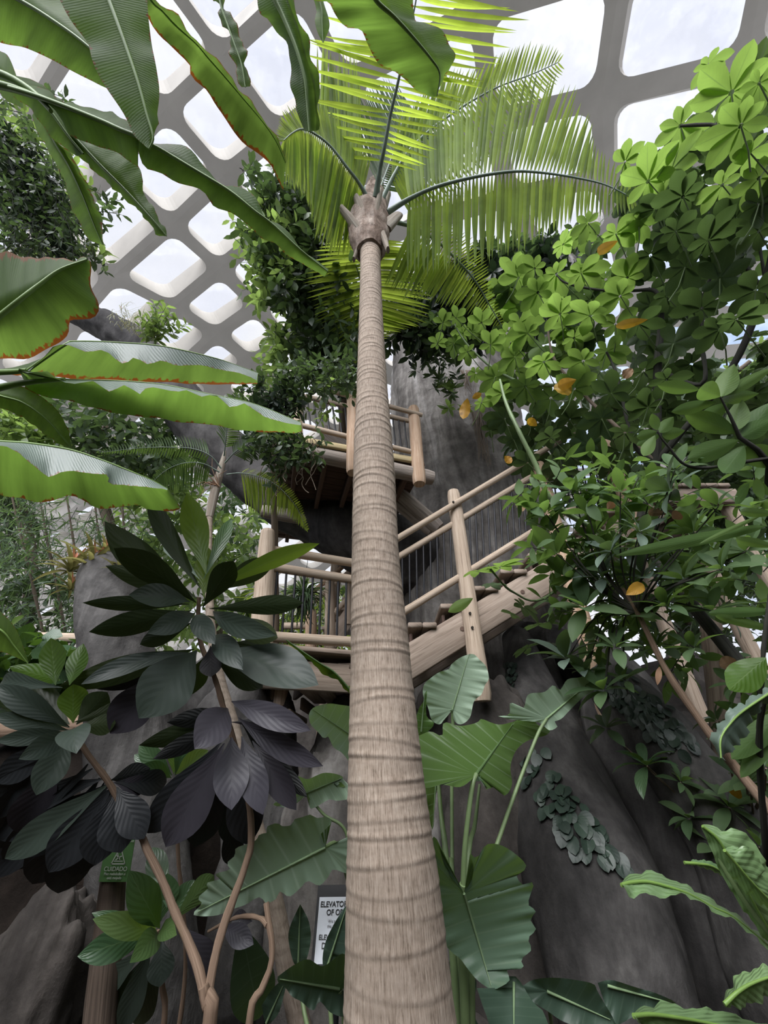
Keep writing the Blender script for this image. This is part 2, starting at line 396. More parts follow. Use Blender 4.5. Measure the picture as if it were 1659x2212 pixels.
M['yellow'] = leafmat('dying_leaf_yellow', (.45, .27, .03), (.4, .22, .02), (.6, .35, .03), .4, .5, (.3, .2, .05), .5, 9, .3, .04, .4, bumpy=.3, blotch=(.12, .06, .02))
M['tan'] = leafmat('dead_leaf_tan', (.34, .2, .12), (.3, .18, .1), (.3, .15, .06), .25, .7, (.2, .12, .07), .5, 9, .3, .04, .4, bumpy=.5)
M['gloss'] = leafmat('glossy_bright_leaf', (.15, .25, .11), (.09, .16, .05), (.18, .3, .06), .3, .3, (.34, .46, .26), .6, 9, .35, .035, .25, bumpy=1.0, spec=.8)
M['creep'] = leafmat('creeper_leaf', (.05, .078, .046), (.042, .068, .032), (.1, .165, .045), .33, .42, (.09, .16, .06), .4, 5, .3, .06, .7, bumpy=.2)
M['creep_light'] = leafmat('creeper_leaf_light', (.11, .17, .06), (.1, .155, .05), (.3, .44, .1), .46, .4, (.12, .2, .06), .4, 5, .3, .06, .7, bumpy=.2)
M['ivy'] = leafmat('ivy_leaf_dark', (.025, .042, .031), (.018, .032, .02), (.03, .055, .02), .2, .4, (.045, .07, .045), .4, 4, .3, .05, .5, bumpy=.2)
M['bamboo'] = leafmat('bamboo_leaf', (.07, .115, .065), (.06, .1, .05), (.16, .26, .08), .4, .45, (.1, .17, .07), .3, 1, 0, .05, .7, bumpy=.1)
M['brom_red'] = leafmat('bromeliad_centre', (.45, .2, .1), (.4, .18, .09), (.5, .25, .12), .35, .4, (.4, .2, .1), .3, 1, 0, .05, .4, bumpy=.1)
M['brom'] = leafmat('bromeliad_leaf', (.2, .22, .08), (.17, .18, .06), (.32, .3, .1), .35, .35, (.3, .2, .05), .3, 1, 0, .05, .7, bumpy=.1, blotch=(.5, .2, .12))
M['bark_grey'] = woodmat('branch_bark', (.13, .1, .075), (.2, .16, .12), 20, .85)
M['bark_tan'] = woodmat('shrub_stem_bark', (.17, .115, .08), (.25, .175, .125), 20, .8)
M['post_dark'] = woodmat('old_post', (.075, .056, .043), (.12, .09, .07), 20, .85)
M['bark_dark'] = woodmat('branch_bark_dark', (.03, .03, .025), (.05, .05, .04), 20, .85)
M['stem_green'] = plainmat('stalk_green', (.14, .2, .09), .45, .3, 6)
M['wood'] = woodmat('peeled_log', (.42, .325, .245), (.55, .45, .355), 22, .75, .45)
M['wood_orange'] = woodmat('peeled_log_warm', (.45, .3, .2), (.58, .44, .33), 22, .75, .45)
M['wood_grey'] = woodmat('weathered_log', (.26, .22, .19), (.38, .33, .29), 26, .85, .8)
M['board'] = woodmat('sawn_board', (.27, .21, .165), (.36, .29, .235), 14, .75, .25)
M['board_yellow'] = woodmat('treated_board', (.45, .36, .2), (.52, .43, .26), 14, .75, .25)
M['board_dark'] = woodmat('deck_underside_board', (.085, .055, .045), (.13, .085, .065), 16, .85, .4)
M['iron'] = plainmat('black_iron', (.015, .015, .018), .4, .2, 20, .3)
M['hole'] = plainmat('bolt_hole_dark', (.02, .016, .012), .9, .2, 20)
M['rock'] = rockmat('concrete_bark', (.062, .055, .05), (.175, .162, .148), (.33, .315, .3), .9, 2.6)
M['rock_dark'] = rockmat('dark_rock', (.028, .025, .023), (.07, .062, .056), (.12, .105, .095), 1.1, 1.4)
M['rock_brown'] = rockmat('brown_rock', (.006, .0045, .004), (.014, .0105, .008), (.034, .025, .02), 1.3, 1.4)
M['limb'] = rockmat('limb_concrete', (.024, .023, .024), (.058, .055, .054), (.1, .095, .092), .9, 2.2)
M['stump'] = rockmat('stump_concrete', (.035, .033, .032), (.085, .081, .078), (.15, .144, .138), 1.2, 1.8)
M['root'] = rockmat('buttress_concrete', (.024, .023, .022), (.058, .055, .053), (.105, .1, .095), 1.0, 2.4)
M['soil'] = rockmat('soil', (.015, .011, .008), (.03, .022, .016), (.05, .036, .025), 2.0, 1.0)
M['concrete'] = plainmat('rib_concrete', (.5, .475, .43), .85, .1, 1.2, 0.0, .1, .2)
M['sheath'] = rockmat('palm_fibre', (.1, .07, .05), (.25, .19, .155), (.4, .34, .29), 5.0, 1.6, .95, .9, .02)
M['stub'] = woodmat('cut_leaf_stub', (.2, .165, .13), (.36, .33, .28), 20, .8)
# ------------------------------------------------------------------ sky and daylight
sc = bpy.context.scene
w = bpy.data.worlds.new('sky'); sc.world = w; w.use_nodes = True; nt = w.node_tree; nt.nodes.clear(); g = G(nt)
tc = g.n('ShaderNodeTexCoord').outputs['Generated']
nz = g.noise(2.2, tc, 5, .6, .4)
cl = g.ramp(nz, [(.32, (.74, .775, .92)), (.5, (.88, .9, .98)), (.64, (.98, .985, 1.0))])
dt = g.n('ShaderNodeVectorMath', operation='DOT_PRODUCT'); nt.links.new(tc, dt.inputs[0]); dt.inputs[1].default_value = tuple(nrm([.86, .66, .72]))
bm = g.n('ShaderNodeMapRange', i_1=.9, i_2=.99, i_3=0.0, i_4=.75); nt.links.new(dt.outputs['Value'], bm.inputs[0])
cl = g.mix(bm.outputs[0], cl, (.42, .62, .96))
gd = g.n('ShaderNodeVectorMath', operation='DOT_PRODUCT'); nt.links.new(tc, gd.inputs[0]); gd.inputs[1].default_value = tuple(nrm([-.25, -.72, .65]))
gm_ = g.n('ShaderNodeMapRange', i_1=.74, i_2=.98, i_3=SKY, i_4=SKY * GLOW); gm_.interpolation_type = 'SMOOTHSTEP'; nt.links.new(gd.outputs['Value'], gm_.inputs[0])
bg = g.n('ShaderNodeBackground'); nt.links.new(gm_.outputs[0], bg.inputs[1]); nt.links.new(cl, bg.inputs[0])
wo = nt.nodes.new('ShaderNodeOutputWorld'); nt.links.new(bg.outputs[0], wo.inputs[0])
def sun(name, rot, power, ang, col=(1, .97, .93)):
    l = bpy.data.lights.new(name, 'SUN'); l.energy = power; l.angle = math.radians(ang); l.color = col
    o = bpy.data.objects.new(name, l); C.objects.link(o); o.rotation_euler = [math.radians(a) for a in rot]; o.location = (0, -4, 20)
sun('sun_through_cloud', (38, 0, -25), SUNP, 50)

# ------------------------------------------------------------------ the vaulted roof of concrete lozenges
AZ, NS, VA, VB, VZ, VS = .329, 3.7, 24.65, 20.1, -.07, .7
known = {(0,0):(374,663),(0,1):(474,580),(1,0):(468,722),(1,1):(554,663),(2,0):(540,780),(2,1):(613,741),(-1,0):(244,597),(-1,1):(371,486),
         (-1,2):(482,380),(-2,2):(357,236),(-2,3):(479,122),(-1,3):(600,287),(-1,4):(745,178),(-1,5):(1035,21),(0,6):(1300,209),(0,7):(1612,130)}
def vault_hit(x, y):
    d = nrm(U(x, y, 1) - CAM); ca, sa = math.cos(AZ), math.sin(AZ)
    ds = d[0]*ca + d[1]*sa; dw = -d[0]*sa + d[1]*ca; dz = d[2]
    A = dw**2/VA**2 + dz**2/VB**2; B = -2*(dw*NS/VA**2 + dz*VZ/VB**2); Cc = NS**2/VA**2 + VZ**2/VB**2 - 1
    t = (-B + math.sqrt(B*B - 4*A*Cc)) / (2*A)
    return t*ds, math.atan2((t*dw-NS)/VA, (t*dz-VZ)/VB)
kij = np.array(list(known), float); kst = np.array([vault_hit(*p) for p in known.values()]); kst[:, 1] *= 10
def basis(ij):
    i, j = ij[:, 0] * .5, (ij[:, 1] - 3) * .35
    return np.stack([np.ones_like(i), i, j, i*i, i*j, j*j], 1)
Bk = basis(kij); W_ = np.linalg.solve(Bk.T @ Bk + np.diag([0, 0, 0, .6, .6, .3]), Bk.T @ kst); res = kst - Bk @ W_
K_ = np.exp(-((kij[:, None] - kij[None]) ** 2).sum(-1) / 2.2); RW = np.linalg.solve(K_ + 1e-3 * np.eye(len(kij)), res)
def node_st(i, j):
    ij = np.array([[i, j]], float); cl_ = np.array([[min(max(i, -3), 3), min(max(j, -1), 7)]], float)
    p = (basis(cl_) @ W_)[0]
    e = 1e-3
    gi = ((basis(cl_ + [[e, 0]]) - basis(cl_)) @ W_)[0] / e; gj = ((basis(cl_ + [[0, e]]) - basis(cl_)) @ W_)[0] / e
    dd = (ij - cl_)[0]; p = p + gi * dd[0] + gj * dd[1]
    return p + np.exp(-((kij - ij) ** 2).sum(-1) / 2.2) @ RW
def vault(s, t, up=0.0):
    t = t / 10; lat = (VA + up) * np.sin(t) + NS; z = (VB + up) * np.cos(t) + VZ; ca, sa = math.cos(AZ), math.sin(AZ)
    return np.stack([(s*ca - lat*sa) * VS, (s*sa + lat*ca) * VS, z * VS + 1.6], -1)
def project(P):
    P = np.asarray(P) - CAM; d = P[..., 1]*CO + P[..., 2]*SI; u = -P[..., 1]*SI + P[..., 2]*CO
    return CX + F*P[..., 0]/d, CY - F*u/d, d
m_, nt = newmat('roof_panel_acrylic'); g = G(nt)
oc = g.n('ShaderNodeTexCoord').outputs['Object']
dn = g.n('ShaderNodeMapRange', i_1=.45, i_2=.75, i_3=.03, i_4=.16); g.set(dn, 0, g.noise(1.4, oc, 5, .65))
tr = g.n('ShaderNodeBsdfTransparent', i_0=(.97, .98, 1.0)); df = g.n('ShaderNodeBsdfTranslucent', i_0=(.9, .92, .95)); gs = g.n('ShaderNodeBsdfGlossy', i_0=(.8, .85, .9), i_1=.15)
mx = g.n('ShaderNodeMixShader'); g.set(mx, 0, dn.outputs[0]); nt.links.new(tr.outputs[0], mx.inputs[1]); nt.links.new(df.outputs[0], mx.inputs[2])
m2 = g.n('ShaderNodeMixShader', i_0=.03); nt.links.new(mx.outputs[0], m2.inputs[1]); nt.links.new(gs.outputs[0], m2.inputs[2]); g.out(m2.outputs[0])
LEAN = {}
def lean(P, k=1.0):
    # the openings are cut upright rather than square to the curve, so their reveals lean with the vault
    x, y, d = project(P); f = np.clip((x - 450) / 850, -.4, 1.2)[:, None]; a = k*(-19 + 36*f)*d[:, None]/F; b = k*(24 - 36*f)*d[:, None]/F
    return P + np.array([1.0, 0, 0])*a + np.array([0, -SI, CO])*b
rib = MB(); HW, RAD, DEP = .27, .5, .5
npan = 0; frame_mat = plainmat('panel_gasket', (.22, .25, .28), .5)
for i in range(-14, 12):
    for j in range(-14, 20):
        q = np.array([node_st(a, b) for a, b in ((i, j), (i+1, j), (i+1, j+1), (i, j+1))])
        if np.abs(q[:, 1]).max() > 15.6 or np.abs(q[:, 0]).max() > 45: continue
        ctr = vault(q[:, 0], q[:, 1]).mean(0); X, Y, d = project(ctr)
        P4 = vault(q[:, 0], q[:, 1]); px, py, dd = project(P4)
        if dd.min() < .5: continue
        ins = (px.max() > -350) & (px.min() < 2000) & (py.max() > -450) & (py.min() < 1560)
        if not ins: continue
        if abs((px[0]*py[1]-px[1]*py[0])+(px[1]*py[2]-px[2]*py[1])+(px[2]*py[3]-px[3]*py[2])+(px[3]*py[0]-px[0]*py[3])) < 500: continue
        # opening with rounded corners, in the cell's own 0..1 coordinates
        Lu = np.linalg.norm(P4[1]-P4[0])/VS; Lv = np.linalg.norm(P4[3]-P4[0])/VS
        hw_ = float((14.5 + 8 * np.clip((X - 450) / 850, -.15, 1)) * d / F / VS); hu, hv = hw_/Lu, hw_/Lv; ru, rv = RAD/Lu, RAD/Lv
        kk = min(1.0, math.sqrt(abs((px[2]-px[0])*(py[3]-py[1])-(px[3]-px[1])*(py[2]-py[0]))/2)/95); hu, hv = min(hu, .15), min(hv, .15); ru, rv = min(ru, .2), min(rv, .2)
        loop = []
        for (cu, cv, a0) in ((hu+ru, hv+rv, 180), (1-hu-ru, hv+rv, 270), (1-hu-ru, 1-hv-rv, 0), (hu+ru, 1-hv-rv, 90)):
            for k in range(6):
                a = math.radians(a0 + k * 18); loop.append((cu + ru*math.cos(a), cv + rv*math.sin(a)))
        loop = np.array(loop)
        def bil(uv_): 
            u_, v_ = uv_[:, 0:1], uv_[:, 1:2]; return q[0]*(1-u_)*(1-v_) + q[1]*u_*(1-v_) + q[2]*u_*v_ + q[3]*(1-u_)*v_
        st = bil(loop); inner = vault(st[:, 0], st[:, 1]); st2 = bil((loop-.5)*1.03+.5); outer = lean(vault(st2[:, 0], st2[:, 1], DEP*kk), kk)
        vv = np.vstack([P4, inner, inner, outer]); ff = []
        for c in range(4):
            for k in range(5): ff.append((c, 4+c*6+k+1, 4+c*6+k))
            nx = (c+1) % 4; ff.append((c, nx, 4+nx*6, 4+c*6+5))
        for k in range(24):
            k2 = (k+1) % 24; ff.append((28+k, 28+k2, 52+k2, 52+k))
        rib.add(vv, ff)
        # acrylic pyramid
        sc_ = bil((loop-.5)*1.02+.5); edge = lean(vault(sc_[:, 0], sc_[:, 1], DEP*.96*kk), kk); cst = bil(np.array([[.5, .5]])); apex = lean(vault(cst[:, 0], cst[:, 1], DEP*kk+.5), kk)
        mid = (edge + apex) / 2
        pb = MB(); n = 24
        # four flat facets meeting at the apex
        pb.add(np.vstack([edge, apex]), [(k, (k+1) % n, n) for k in range(n)])
        npan += 1
        o = pb.build('window_%d' % npan, m_, None, smooth=False); struct(o)
ro = rib.build('ceiling', M['concrete'], None, smooth=False); struct(ro)

# ------------------------------------------------------------------ ground and low rockwork
gb = MB(); n = 60; xs = np.linspace(-14, 14, n); ys = np.linspace(-11, 20, n); gx, gy = np.meshgrid(xs, ys, indexing='ij')
P = np.stack([gx, gy, np.zeros_like(gx)], -1).reshape(-1, 3); P[:, 2] = np.minimum(0, vnoise(P, .8, 3) * .05 - .03)
i, j = np.meshgrid(np.arange(n-1), np.arange(n-1), indexing='ij')
gb.add(P, np.stack([i*n+j, (i+1)*n+j, (i+1)*n+j+1, i*n+j+1], -1).reshape(-1, 4)); struct(gb.build('floor', M['soil']))

def boulder(c, rad, seed, mat, label, name='boulder', group=None, rough=.28, n=40):
    th = np.linspace(0, np.pi, n); ph = np.linspace(0, 2*np.pi, 2*n, endpoint=False); a, b = np.meshgrid(th, ph, indexing='ij')
    D = np.stack([np.sin(a)*np.cos(b), np.sin(a)*np.sin(b), np.cos(a)], -1).reshape(-1, 3)
    D = np.sign(D) * np.abs(D) ** .8
    k = 1 + rough * vnoise(D, 1.3, seed, 4)
    X = np.array(c) + D * k[:, None] * np.array(rad); X[:, 2] = np.maximum(X[:, 2], -.02)
    m = 2*n; i, j = np.meshgrid(np.arange(n-1), np.arange(m), indexing='ij'); k2 = (j+1) % m
    mb = MB(); mb.add(X, np.stack([i*m+j, (i+1)*m+j, (i+1)*m+k2, i*m+k2], -1).reshape(-1, 4))
    return tag(mb.build(name, mat), label, 'rock', group)
boulder((-6.0, -.5, 1.2), (2.2, 5.5, 2.9), 31, M['rock_brown'], 'tall dark rock bank added out of view on the left for shade')  # first of three unseen banks, added to shade the lower scene
boulder((0, -7.0, 1.0), (8.5, 2.2, 5.6), 32, M['rock_brown'], 'very tall dark rock bank added out of view opposite the ringed palm for shade')
boulder((6.2, -1.5, 1.2), (2.0, 5.0, 2.8), 33, M['rock_brown'], 'dark rock bank added out of view on the right for shade')
boulder((-2.0, 3.35, .3), (.3, .28, .62), 51, M['rock_dark'], 'narrow upright dark rock at the bottom left corner')
boulder((-2.9, 4.3, .5), (1.5, .7, 1.5), 11, M['rock_brown'], 'dark brown rock face behind the hanging black leaves at lower left')
boulder((-1.6, 4.7, .7), (.85, .6, 1.95), 12, M['stump'], 'grey rock behind the bare forked stems, below the landing')
boulder((-.15, 4.4, .7), (.75, .55, 1.35), 23, M['rock'], 'pale grey rock close behind the ringed palm trunk, under the landing')
boulder((1.05, 4.15, .5), (.6, .42, 1.62), 14, M['rock_dark'], 'dark rock in the hollow under the stairs')
boulder((-1.6, 8.6, .8), (3.4, .9, 1.9), 41, M['rock_dark'], 'low grey rock bank far behind the landing balusters')
boulder((4.5, 8.4, .8), (3.6, .9, 2.2), 42, M['rock_dark'], 'low grey rock bank far behind the right buttress root')
boulder((3.6, 5.2, .6), (2.0, .7, 1.9), 15, M['rock_dark'], 'dark rock mass at the right behind the leaning shrub stem')
boulder((-4.6, 5.8, .6), (1.8, .8, 1.7), 16, M['rock_brown'], 'brown rock bank under the far left handrail')

# ------------------------------------------------------------------ the ringed palm
m, nt = newmat('ringed_palm_bark'); g = G(nt); uv = g.n('ShaderNodeUVMap').outputs[0]; oc = g.n('ShaderNodeTexCoord').outputs['Object']
ri = g.n('ShaderNodeAttribute', attribute_name='tint').outputs['Fac']
fib = g.noise(1.0, g.scale(uv, (95, 13, 1)), 5, .65, .5); bl = g.noise(1.6, g.scale(oc, (1, 1, .8)), 5, .6); fine = g.noise(45, oc, 3)
col = g.ramp(g.math('ADD', g.math('MULTIPLY', fib, .75), g.math('MULTIPLY', fine, .25)), [(.34, (.13, .1, .075)), (.46, (.27, .215, .17)), (.6, (.36, .3, .245)), (.74, (.43, .37, .315))])
bl2 = g.n('ShaderNodeMapRange', i_1=.35, i_2=.65, i_3=.78, i_4=1.16); g.set(bl2, 0, bl)
col = g.mix(1.0, col, bl2.outputs[0], 'MULTIPLY'); col = g.mix(g.math('MULTIPLY', ri, .62), col, (.13, .1, .075))
g.out(g.bsdf(col, .85, g.bump(g.math('ADD', fib, g.math('MULTIPLY', fine, .4)), .5, .008), .2)); M['palmbark'] = m
E1 = [(2400, 735, 1008), (2212, 742, 986), (2050, 745, 966), (1900, 748, 948), (1656, 752, 912), (1400, 758, 884), (1200, 760, 862), (1000, 764, 851), (800, 772, 834), (600, 778, 823), (520, 778, 822)]
PY = 2.0
palm = thing('ringed_palm', 'tall palm with a bare ringed tan trunk in the middle, feather fronds on top', 'palm tree', (V(862, 2212, PY)[0], PY, 0))
rows = []
for y, a, b in E1:
    c = V((a+b)/2, y, PY); rows.append((*c, (b-a)/2 * ZY(y, PY) / F))
rows = np.array(rows)
low = rows[0].copy(); low[2] = -.03; low[3] = rows[0][3] * 1.12; rows = np.vstack([low, rows])
def ringed(mb, rows, n, seg, step, jit, seed, amp):
    z = catmull(rows, n); P, r = z[:, :3], z[:, 3]; L = np.concatenate([[0], np.cumsum(np.linalg.norm(np.diff(P, axis=0), axis=1))])
    rr = np.random.default_rng(seed); pos = [0.03]; low_ = np.interp(np.arange(len(P)) / len(P), [0, .25, .5], [.5, .75, 1.0])
    while pos[-1] < L[-1]: pos.append(pos[-1] + step(pos[-1] / L[-1]) * rr.uniform(1 - jit, 1 + jit))
    pos = np.array(pos); th = np.linspace(0, 2*np.pi, seg, endpoint=False)
    tilt = rr.uniform(-.018, .018, (len(pos), 2)); dep = rr.uniform(.4, 1.0, len(pos))
    V_, T_, UV = [], [], []
    for k in range(n):
        off = tilt[:, 0][:, None]*np.cos(th) + tilt[:, 1][:, None]*np.sin(th)
        dl = L[k] - (pos[:, None] + off)
        ad = np.abs(dl); q = ad.argmin(0); d = dl[q, np.arange(seg)]; dp = dep[q]
        brk = np.clip(.5 + 1.1*vnoise(np.stack([np.cos(th)*.5, np.sin(th)*.5, np.full(seg, L[k]*2.2)], 1), 2.0, 77, 2), .0, 1)*.5 + .5
        mask = brk*np.exp(-(d/.006)**2) * dp * low_[k] + .4*brk*low_[k]*np.exp(-(np.minimum(d, 0)/.02)**2)*(d < 0)*dp
        rad = r[k] + amp * .75 * dp * brk * (np.exp(-((d-.012)/.012)**2) - .9*np.exp(-(d/.007)**2))
        V_.append(np.stack([P[k, 0] + rad*np.cos(th), P[k, 1] + rad*np.sin(th), np.full(seg, P[k, 2])], -1)); T_.append(mask)
        UV.append(np.stack([np.minimum(th, 2*np.pi-th)/np.pi, np.full(seg, L[k])], -1))
    i, j = np.meshgrid(np.arange(n-1), np.arange(seg), indexing='ij'); k2 = (j+1) % seg
    X = np.vstack(V_); X[:, :2] += (vnoise(X, 5.0, seed)[:, None] * .003)
    mb.add(X, np.stack([i*seg+j, i*seg+k2, (i+1)*seg+k2, (i+1)*seg+j], -1).reshape(-1, 4), np.vstack(UV), np.clip(np.concatenate(T_), 0, 1))
mb = MB(); ringed(mb, rows, 1300, 72, lambda t: .072 - .02*t, .35, 5, .0045); mb.build('trunk', M['palmbark'], palm)
# fibre collar at the crown
def at(x, y, dY=0.0): return V(x, y, PY + dY)
mb = MB(); k = ZY(480, PY) / F
cp = [at(799, 546), at(799, 528), at(797, 505), at(797, 480), at(802, 455), at(808, 425), at(812, 395)]
tube(mb, cp, [25*k, 36*k, 42*k, 44*k, 36*k, 27*k, 16*k], 40, 40, wob=.022, seed=4, wscale=7.0); mb.build('fibre_collar', M['sheath'], palm)
for b_, t_, wd, dy in [((780,505),(738,452),13,-.1),((778,512),(734,492),15,.05),((790,478),(770,432),17,-.12),((808,480),(822,415),12,-.14),((822,470),(840,420),13,.02),((828,495),(860,464),17,-.05),((778,530),(764,560),7,.0),((828,510),(838,540),9,-.1)]:
    mb = MB(); a, b = at(*b_, dy), at(*t_, dy*1.6); tube(mb, [a, (a+b)/2 + [0, 0, .01], b], [wd*k*1.1, wd*k*.95, wd*k*.72], 14, 12, squash=.55, wob=.006, seed=wd, wscale=14); mb.build('cut_stub', M['stub'], palm)

def frond(parent, rach, Lt, Rt, n=70, t0=.1, r0=.022, wid=.034, mat='frond', Zr=None, droop=.25, nud=0.0, side_mat=None, jit=.02):
    """one feather frond: its stalk and the curves its leaflet tips reach on both sides, as (x, y) with depths"""
    def curve(pts, zs, m):
        zz = np.interp(np.linspace(0, 1, len(pts)), np.linspace(0, 1, len(zs)), zs)
        return catmull(np.array([U(p[0], p[1], q) for p, q in zip(pts, zz)]), m)
    Z = Zr
    S = curve(rach, Z, 120); mb = MB(); T = nrm(np.gradient(S, axis=0))
    for pts, zt in ((Lt, None), (Rt, None)):
        if not pts: continue
        zs = [Z[0] + nud, (Z[0] + Z[-1]) / 2 + nud, Z[-1]]
        E_ = curve(pts, zs, n)
        tt = np.linspace(t0, 1.0, n); B = np.stack([np.interp(tt * 119, np.arange(120), S[:, q]) for q in range(3)], 1)
        Tg = np.stack([np.interp(tt * 119, np.arange(120), T[:, q]) for q in range(3)], 1)
        E_ = E_ + R.normal(size=E_.shape) * jit * np.linalg.norm(E_ - B, axis=1)[:, None]
        ch = E_ - B; Ln = np.linalg.norm(ch, axis=1); c = nrm(ch)
        up = np.array([0, 0, 1.0]) + np.zeros_like(c); nn = nrm(up - c * (up * c).sum(1)[:, None] + .001)
        hz = nrm(np.cross(Tg, c)); hz *= np.where(hz[:, 2] < 0, -1, 1)[:, None]
        nn = nrm(nn * .55 + hz * .7); nn = nrm(nn - c * (nn * c).sum(1)[:, None])
        dr = droop * R.uniform(.5, 1.6, n)
        d = c * np.cos(dr/2)[:, None] + nn * np.sin(dr/2)[:, None]; n2 = nn * np.cos(dr/2)[:, None] - c * np.sin(dr/2)[:, None]
        leaves(mb, B, d, n2, Ln * R.uniform(.93, 1.03, n), wid * R.uniform(.8, 1.15, n) * np.clip(Ln / .6, .5, 1.05), 'strap', dr, .3, 8, 1)
    o = mb.build('frond', M[mat], parent)
    rb = MB(); tube(rb, S, np.interp(np.linspace(0, 1, 120), [0, .15, 1], [r0, r0*.62, r0*.14]), 10); rb.build('stalk', M['rachis'], o)
    return o
frond(palm, [(838,458),(880,432),(930,408),(990,390),(1060,376),(1120,370),(1180,374),(1250,385),(1310,400),(1370,430)],
      [(870,300),(950,220),(1040,165),(1130,140),(1215,160),(1265,235),(1290,310),(1330,350),(1385,405)],
      [(880,600),(950,590),(1020,580),(1080,560),(1130,540),(1190,510),(1250,480),(1310,470),(1380,462)], 62, .1, .035, .05, Zr=[4.65,4.4,4.2], droop=.2)
frond(palm, [(795,430),(775,395),(753,366),(714,316),(676,287),(652,279),(632,287),(613,303)],
      [(755,550),(715,548),(690,535),(680,505),(668,455),(655,425),(640,412),(618,405),(598,380)],
      [(800,330),(770,290),(745,250),(720,230),(690,215),(660,215),(635,225),(608,240),(592,300)], 58, .08, .03, .046, Zr=[4.6,4.3,4.0])
frond(palm, [(812,425),(820,370),(830,320),(843,250),(857,190),(868,140),(880,80),(895,20),(905,-40)],
      [(720,330),(690,262),(662,212),(655,155),(650,120),(648,95),(690,40),(720,0),(760,-60)],
      [(900,370),(940,335),(955,300),(965,270),(1015,230),(1080,150),(1115,95),(1125,55),(1120,-30)], 27, .2, .04, .034, Zr=[4.55,4.0,3.6], droop=.8, jit=.04)
frond(palm, [(826,430),(850,380),(880,330),(930,280),(985,240),(1030,212),(1080,186),(1150,160),(1205,135)],
      [(870,240),(920,190),(975,148),(1010,145),(1050,132),(1110,100),(1155,90),(1200,100),(1217,118)],
      [(900,480),(960,450),(1020,400),(1080,330),(1130,265),(1170,225),(1200,190),(1220,150)], 58, .1, .03, .042, Zr=[4.75,4.8,4.8])
frond(palm, [(850,478),(895,492),(945,522),(990,565),(1025,605),(1055,655),(1090,715)],
      [(830,620),(860,642),(890,655),(925,655),(960,665),(1000,675),(1045,700),(1085,722)],
      [(930,460),(980,480),(1020,512),(1045,545),(1058,590),(1066,620),(1080,665),(1096,715)], 52, .12, .03, .042, Zr=[4.8,4.9,5.0])
frond(palm, [(800,505),(800,550),(800,600),(803,650),(806,700),(808,740)],
      [(690,528),(664,575),(656,630),(670,668),(690,706),(728,745),(744,790),(752,812)],
      [(880,525),(920,575),(936,630),(934,666),(930,692),(900,708),(860,720),(830,735)], 34, .06, .03, .045, Zr=[4.9,5.2,5.5], droop=.5)
frond(palm, [(800,430),(775,385),(745,335),(712,300),(686,288)], [], [(775,150),(765,120),(742,105),(720,120),(702,88),(688,82)], 46, .25, .025, .036, Zr=[4.9,4.9,4.8])
frond(palm, [(815,425),(835,370),(855,320),(880,280),(900,250)], [(760,250),(775,205),(800,180),(830,170),(860,190)], [(900,420),(940,380),(960,330),(955,290),(935,260)], 40, .1, .02, .034, Zr=[5.0,5.3,5.6], mat='frond_dark')
# ------------------------------------------------------------------ the concrete tree
TX, TY = 1.62, 6.35
ctree = thing('concrete_tree', 'huge artificial grey tree trunk behind the stairs with one thick limb to the left', 'artificial tree', (TX, TY, 0))
def big(name, P, r, seg=72, n=120, seed=1, mat='rock', amp=.09, parent=None, flute=0.0, squash=None):
    P = np.asarray(P, float); Q = catmull(np.column_stack([P, np.asarray(r, float)]), n); mb = MB(); P, r = Q[:, :3], Q[:, 3]
    tube(mb, P, r, seg, None, True, squash=squash)
    X = mb.v[0]; ax = np.repeat(P, seg, 0); D = nrm(X - ax); th = np.tile(np.linspace(0, 2*np.pi, seg, endpoint=False), len(P)); 
    d = vnoise(X * np.array([1, 1, .35]), 1.6, seed, 4) * amp + vnoise(X * np.array([1, 1, .5]), 6.0, seed+1, 3) * amp * .28
    if flute: d += flute * np.sin(th * 5 + vnoise(X, .5, seed) * 2)
    mb.v[0] = X + D * d[:, None]
    return mb.build(name, M[mat], parent)
big('trunk', [(TX+.1,TY,-.1),(TX,TY,1.5),(TX-.05,TY,4),(TX,TY,7),(TX+.1,TY+.1,10),(TX+.25,TY+.2,13.4)], [1.75,1.5,1.4,1.42,1.5,1.35], 120, 220, 2, amp=.1, parent=ctree, flute=.05)
big('limb', [(1.0,6.0,4.3), V(790,1165,5.3), V(690,1120,5.2), V(600,1070,5.1), V(520,1000,5.1), V(450,940,5.1), V(380,850,5.1), V(300,745,5.1), V(190,685,5.0), V(60,600,5.0)], [.75,.55,.47,.44,.45,.46,.42,.36,.3,.28], 56, 150, 6, 'limb', amp=.08, parent=ctree)
big('limb', [(2.2,6.2,8.4), V(1180,640,5.6), V(1235,560,5.6), V(1290,480,5.6)], [.7,.45,.38,.3], 48, 60, 8, amp=.07, parent=ctree)
rr = lambda px, y, Y: px * ZY(y, Y) / F
big('buttress', [(1.75,5.4,2.6), V(1118,1385,4.75), V(1150,1500,4.45), V(1190,1650,4.1), V(1255,1850,3.75), V(1310,2030,3.55), V(1365,2230,3.4), (1.46,3.32,-.2)],
    [.2, rr(30,1390,4.75), rr(52,1500,4.45), rr(92,1650,4.1), rr(132,1850,3.75), rr(142,2030,3.55), rr(150,2230,3.4), .42], 64, 120, 9, 'root', .05, ctree)
big('buttress', [(2.2,5.8,2.7), V(1290,1430,4.6), V(1355,1560,4.3), V(1455,1800,4.1), V(1570,2000,4.0), V(1680,2200,3.9), (2.7,3.85,-.2)],
    [.3, rr(52,1425,4.6), rr(92,1560,4.3), rr(135,1800,4.1), rr(170,2000,4.0), rr(205,2200,3.9), .62], 64, 120, 10, 'root', .07, ctree)
